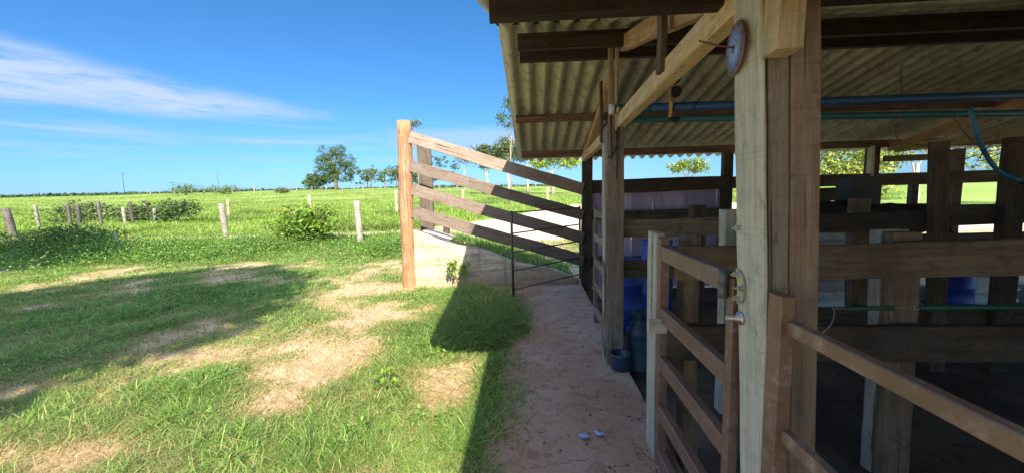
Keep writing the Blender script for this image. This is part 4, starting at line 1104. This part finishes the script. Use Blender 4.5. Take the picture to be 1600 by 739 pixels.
def shrub(name, x, y, h, r, label, pal, n=1500, ls=.08, flowers=0, cat='shrub', stems=7, group=None, far=False):
    z = tz(x, y); t = thing(name, (x, y, z), label, cat, group); mb = MB()
    for k in range(stems):
        a = rnd.uniform(0, 6.28); q = rnd.uniform(.3, .9)
        mb.tube([(x, y, z - .05), (x + math.cos(a) * r * q * .5, y + math.sin(a) * r * q * .5, z + h * .5), (x + math.cos(a) * r * q, y + math.sin(a) * r * q, z + h * rnd.uniform(.7, .95))], [.02 * h + .004, .013 * h + .003, .004 * h + .001], 5)
    mb.build('stems', BARK, t)
    bl = [(x + math.cos(a) * r * .45, y + math.sin(a) * r * .45, z + h * rnd.uniform(.4, .72), r * .55, h / (2.6 * r) + .3) for a in np.linspace(0, 6.28, 6)[:-1]]
    P = crown_points(bl, n // 14, n, r * .16, .4); P = P[P[:, 2] > z + .02]
    leaf_obj('leaves', P, np.full(len(P), ls), pick(pal, len(P)), FARLEAF if far else LEAF, t)
    if flowers:
        a = rng.uniform(0, 6.28, flowers); q = np.sqrt(rng.uniform(0, 1, flowers)) * r
        base = np.stack([x + np.cos(a) * q, y + np.sin(a) * q, z + h * (.95 - .25 * (q / r) ** 2) + rng.uniform(-.05, .12, flowers)], 1)
        for b in base:
            P = b[None, :] + rng.normal(0, 1, (10, 3)) * np.array([.018, .018, .06])
            leaf_obj('flower', P, np.full(10, .045), pick([(.55, .40, .03), (.55, .33, .03), (.6, .46, .05)], 10), LEAF, t)
    return t
PAL_BRIGHT = [(.14, .26, .03), (.20, .32, .04), (.10, .19, .03), (.25, .35, .06)]
shrub('flowering_bush', -8.1, 13.3, 1.5, 1.1, 'leafy bush with a few small yellow flower spikes between two fence posts', PAL_BRIGHT, 2600, .10, 13, 'bush')
shrub('bush', -23.0, 23.5, 1.5, 1.3, 'rounded dark bush right of the thin corral posts', PAL_DARK, 1500, .14, 0, 'bush', far=True)
shrub('bush', -26.2, 24.2, 1.3, 1.2, 'dark bush growing through the thin corral posts', PAL_DARK, 1300, .14, 0, 'bush', far=True)
shrub('bush', -31.5, 25.5, 1.4, 1.9, 'green bush at the left edge behind the corral posts', PAL_MID, 1500, .16, 0, 'bush', far=True)
shrub('bush', -19.9, 12.7, .55, 1.5, 'dark leafy bush around the foot of the leaning dark fence post', PAL_DARK + PAL_MID, 2600, .085, 0, 'bush')
shrub('bush', -16.2, 12.4, .85, 1.3, 'low leafy bush between the dark fence post and the thin stake', PAL_DARK + PAL_MID, 2200, .085, 0, 'bush')
for i, (x, y, h, r, lab) in enumerate(((-83, 88, 2.2, 3.6, 'wide low feathery shrub on the crest of the field'), (-75, 90, 1.9, 3.2, 'right hand low feathery shrub on the crest of the field'), (-59, 88, 1.0, 1.6, 'small brownish shrub on the crest left of the tall tree'))):
    shrub('shrub', x, y, h, r, lab, PAL_MID if i < 2 else PAL_GREY, 900, .26, 0, far=True)
# broad leaved weeds in the yard
def weed(x, y, h, r, label, n=34, ls=.03, pal=PAL_BRIGHT):
    z = tz(x, y); t = thing('weed', (x, y, z), label, 'weed'); mb = MB(); P = []
    for k in range(6):
        a = k * 1.05 + rnd.uniform(-.3, .3); q = r * rnd.uniform(.6, 1); e = Vector((x + math.cos(a) * q, y + math.sin(a) * q, z + h * rnd.uniform(.6, 1)))
        mb.tube([(x, y, z - .01), (x + math.cos(a) * q * .4, y + math.sin(a) * q * .4, z + h * .5), e], .0025, 5)
        for j in range(n // 6): P.append(np.array(e) * 1.0 + rng.normal(0, 1, 3) * np.array([r * .22, r * .22, h * .12]))
    mb.build('stems', M_STEM, t)
    leaf_obj('leaves', np.array(P), np.full(len(P), ls), pick(pal, len(P)), LEAF, t)
PAL_LIME = [(.17, .29, .05), (.21, .33, .06), (.13, .24, .04)]
weed(-1.27, 3.02, .16, .11, 'lime green broad leaved weed in the middle of the yard', 80, .03)
weed(-1.22, 2.42, .10, .08, 'small broad leaved weed near the bottom of the yard', 40, .026, PAL_LIME)
weed(-.86, 2.55, .12, .07, 'low leafy weed in thick grass near the path', 40, .024, PAL_LIME)
weed(-.66, 2.52, .12, .06, 'leafy sprig in thick grass nearest the path', 36, .024, PAL_LIME)
weed(-1.3, 3.9, .12, .08, 'leafy sprig beside the shadow edge of the roof', 40, .026, PAL_LIME)
weed(-1.35, 6.6, .52, .20, 'bright climbing weed against the limewashed ramp wall', 150, .055, PAL_LIME)
weed(-.95, 3.75, .13, .08, 'leafy sprig in the sunlit patch by the path', 24, .034)

n = 420; x = rng.uniform(-.25, .8, n); y = np.exp(rng.uniform(np.log(1.7), np.log(6.6), n)); a = rng.uniform(0, 6.28, n)
sz = .0025 + .010 * rng.uniform(0, 1, n) ** 3; V, F = [], []
for i in range(n):
    q = [(math.cos(a[i] + k * 1.57) * sz[i] * rnd.uniform(.6, 1.2), math.sin(a[i] + k * 1.57) * sz[i] * rnd.uniform(.6, 1.2)) for k in range(4)]
    b = len(V); V += [(x[i] + u, y[i] + w, .004) for u, w in q] + [(x[i] + u * .5, y[i] + w * .5, .006 + sz[i] * .7) for u, w in q]
    F += [(b + 4, b + 5, b + 6, b + 7)] + [(b + k, b + (k + 1) % 4, b + 4 + (k + 1) % 4, b + 4 + k) for k in range(4)]
M_GRIT = paint_mat('dry_dung_and_grit', (.12, .08, .055), (.40, .33, .27), .8, .8, 0, 3)
tag(MB().add(V, F).build('gravel', M_GRIT, smooth=False), 'grit and crumbs of dry dung on the path', kind='stuff')
n = 700; x = -.28 + np.abs(rng.normal(0, .28, n)); y = np.exp(rng.uniform(np.log(1.7), np.log(6.6), n)); k = x < .82; x, y = x[k], y[k]; n = len(x); c = pick(STRAW, n) * .8
tag(blades('straw', np.stack([x, y, np.full(n, .010)], 1), rng.uniform(.006, .03, n), np.full(n, .003), rng.uniform(2, 4, n), c, c, GRASS), 'stray bits of straw on the path', kind='stuff')
# trees on the crest
tree('tree', -57.5, 110, 'tall spreading broad leaved tree standing alone on the crest', 6.5, [(-2.2, 0, 10.2, 2.6, .9), (1.2, .5, 11.2, 2.4, .9), (3.6, 0, 8.2, 2.5, .8), (-3.4, .5, 7.4, 2.6, .8), (.5, -1, 8, 3.0, .9), (-1.6, 0, 4.2, 2.4, .9), (2.2, 0, 4.0, 2.6, .9), (4.6, 0, 6.2, 1.7, .8)], 330, 9500, .26, .42, PAL_DARK + PAL_MID[:2], .5)
for i, (x, y, h, lab) in enumerate(((-50.5, 118, 6.8, 'first palm right of the tall crest tree, with a full head'), (-47.6, 122, 6.2, 'second palm from the tall crest tree'), (-44.5, 124, 6.9, 'tallest middle palm of the row on the crest'), (-42.6, 126, 5.6, 'short palm just right of the tallest middle palm'), (-39.2, 124, 6.6, 'palm with a bare trunk near the right end of the row'), (-34.2, 118, 7.0, 'last palm of the row beside the dark round tree'))):
    h *= .80; z = tz(x, y); t = thing('palm_tree', (x, y, z), lab, 'palm', 'palms on the crest')
    mb = MB(); mb.tube([(x, y, z - .3), (x + .15, y, z + h * .5), (x, y, z + h)], [.26, .2, .18], 8); mb.build('trunk', BARK, t)
    V, C = [], []
    for k in range(30):
        a = k * 2.4 + rnd.uniform(-.2, .2); el = rnd.uniform(-.4, 1.2); L = rnd.uniform(1.9, 2.5)
        for s in range(7):
            u0 = s / 7; c0 = Vector((math.cos(a) * L * u0, math.sin(a) * L * u0, L * (.75 * el * u0 - .85 * u0 * u0)))
            side = Vector((-math.sin(a), math.cos(a), 0)); ll = .55 * (1 - u0 * .6); d = Vector((math.cos(a), math.sin(a), -.5)) * .3
            for sg in (-1, 1):
                e = c0 + side * sg * ll + d + Vector((0, 0, -.25)); V += [c0, c0 + d * .8, e + d * .3, e]
                cc = np.array(rnd.choice(PAL_DARK + PAL_GREY)); C += [cc] * 4
    me = mesh_np('crown', np.array([tuple(v + Vector((0, 0, h))) for v in V]), np.arange(len(V)), 4); set_col(me, np.array(C))
    o = bpy.data.objects.new('crown', me); COL.objects.link(o); me.materials.append(FARLEAF); o.parent = t
for (x, y, s, pal, lab) in ((-65, 116, 1.6, PAL_DARK, 'low dark bushy tree left of the tall crest tree'), (-69, 118, 1.1, PAL_MID, 'smallest bushy tree at the left end of the crest trees'), (-52.5, 120, 1.9, PAL_MID, 'bushy green tree at the foot of the first palm'), (-46, 128, 1.9, PAL_MID, 'bushy green tree behind the middle palms'), (-42, 132, 2.0, PAL_DARK, 'dark bushy tree behind the short palm'), (-36.5, 128, 1.5, PAL_MID, 'low green tree between the last two palms'), (-31.5, 119, 2.7, PAL_DARK, 'dark round tree at the right end of the palms')):
    s *= 1.75; tree('small_tree', x, y, lab, 1.6 * s, [(-.7 * s, 0, 1.1 * s, 1.0 * s, .8), (.8 * s, .3, 1.2 * s, 1.0 * s, .8), (0, 0, 1.6 * s, .9 * s, .8)], 80, 2200, .34, .36, pal, .16)
# trees behind the loading ramp
tree('tree', -18.5, 62, 'slim leaning tree whose small crown shows left of the log post', 8.2, [(-1.4, 0, 11.0, .9, .5), (-.4, .3, 11.5, .9, .5), (-1.9, .2, 10.3, .6, .5)], 40, 700, .2, .3, PAL_GREY, .14, BARK, (-.6, 0))
tree('tree', -12.8, 72, 'small open tree between the upper boards of the ramp', 4.0, [(-.7, 0, 6.6, 1.1, .9), (.8, 0, 6.2, 1.0, .8), (.1, .3, 7.4, .9, .8)], 70, 1100, .18, .34, PAL_GREY, .13, BARK_PALE)
tree('tree', -6.9, 58, 'broad grey green tree left of the pale trunked trees behind the ramp', 3.6, [(-1.2, 0, 6.0, 1.4, .8), (.6, .2, 6.4, 1.5, .8), (1.9, 0, 5.6, 1.2, .8), (-.2, 0, 4.9, 1.3, .8)], 150, 4200, .22, .34, PAL_DARK + PAL_GREY, .2, BARK_PALE)
tree('tree', -3.6, 56, 'tall pale trunked tree behind the middle of the ramp', 4.6, [(-.6, 0, 7.0, 1.2, .8), (.8, .2, 6.6, 1.3, .8), (.1, 0, 5.4, 1.0, .7)], 110, 2600, .21, .34, PAL_GREY + PAL_MID, .17, BARK_PALE)
tree('tree', -.9, 60, 'pale trunked tree just left of the barn eave', 4.4, [(-.8, 0, 5.9, 1.3, .7), (.9, .2, 6.2, 1.4, .7)], 100, 2200, .22, .36, PAL_MID + PAL_GREY, .17, BARK_PALE)
tree('tree', 2.6, 52, 'bright green spreading tree under the far eave beside the far corner post', 3.2, [(-1.4, 0, 4.6, 1.4, .7), (.8, .2, 5.0, 1.6, .7), (2.4, 0, 4.4, 1.3, .7)], 140, 3600, .22, .36, PAL_LIGHT, .2, BARK_PALE)
tree('tree', -2.2, 34, 'tall tree whose leafy branches reach past the roof edge', 6.0, [(.2, 0, 7.6, .9, 1.0), (.5, .2, 9.0, .8, 1.0), (1.2, 0, 8.3, .9, 1.0), (1.6, .2, 6.9, .8, .9)], 90, 1900, .14, .24, PAL_DARK + PAL_MID, .07, BARK, (.4, 0))
# trees seen through the barn
tree('tree', 16.2, 42, 'bright green low crowned tree above the lilac wall', 2.4, [(-.9, 0, 3.3, 1.0, .55), (.6, 0, 3.5, 1.1, .55), (1.4, 0, 3.1, .8, .5)], 90, 3200, .14, .24, PAL_LIGHT + PAL_MID, .13)
tree('tree', 15.2, 18, 'bright leafy tree close behind the barn right of the near post', 2.2, [(-1.0, 0, 2.8, 1.1, .8), (.3, .3, 3.2, 1.1, .8), (-.4, 0, 1.9, 1.0, .8), (-2.2, 0, 2.6, .9, .8)], 150, 6500, .11, .2, PAL_LIGHT + PAL_MID, .13)
tree('tree', 21.5, 23, 'bare looking pale trunked tree behind the barn', 2.6, [(-.6, 0, 3.6, .9, .7), (.8, .2, 3.7, .9, .7)], 30, 320, .13, .3, PAL_GREY, .14, BARK_PALE)
tree('tree', 26.0, 23, 'leafy tree behind the barn above the blue hose', 2.2, [(-1.4, 0, 3.0, 1.2, .8), (.6, .2, 3.4, 1.3, .8), (1.9, 0, 2.7, 1.0, .8)], 80, 1500, .16, .3, PAL_LIGHT + PAL_GREY, .16)
tree('tree', 31.5, 24, 'green tree behind the barn at the right edge', 2.0, [(-.9, 0, 2.6, 1.2, .8), (.9, .2, 3.0, 1.3, .8)], 60, 1200, .16, .28, PAL_LIGHT, .15)
# two broad trees behind the camera on the left whose shade falls on the yard
tree('shade_tree', -3.75, -3.55, 'broad shade tree behind the camera on the left of the yard', 4.8, [(-1.3, 0, 7.0, 1.7, .75), (1.0, -.8, 7.2, 1.5, .75), (0, 1.3, 6.6, 1.6, .75), (.2, -1.5, 6.5, 1.5, .75), (0, 0, 7.6, 1.6, .7), (-1.5, 1.2, 6.6, 1.4, .7), (-2.6, -.4, 6.8, 1.3, .7)], 480, 24000, .19, .26, PAL_DARK, .22, shell=.2)
tree('shade_tree', -13.0, 1.6, 'broad shade tree outside the left of the yard', 4.6, [(-1.3, 0, 7.0, 1.7, .75), (1.3, .4, 6.9, 1.6, .75), (0, 1.3, 6.5, 1.6, .75), (-3.0, .5, 6.6, 1.6, .7), (0, 0, 7.6, 1.5, .7)], 480, 24000, .20, .28, PAL_DARK, .25, shell=.2)
# far woods on the horizon
n = 14000; x = rng.uniform(-760, 60, n); y = 430 + rng.normal(0, 6, n); hh = 11.5 + 3.2 * (fbm(x / 26, y * 0, 81) - .5) + 2.5 * sst(-100, -400, x)
P = np.stack([x, y, terrain(x, y) + hh * rng.uniform(0, 1, n) ** .7], 1)
tag(leaf_obj('far_woods', P, np.full(n, 2.6), pick([(.05, .085, .045), (.06, .10, .05)], n), FARLEAF), 'dark line of far woods on the horizon', kind='stuff')
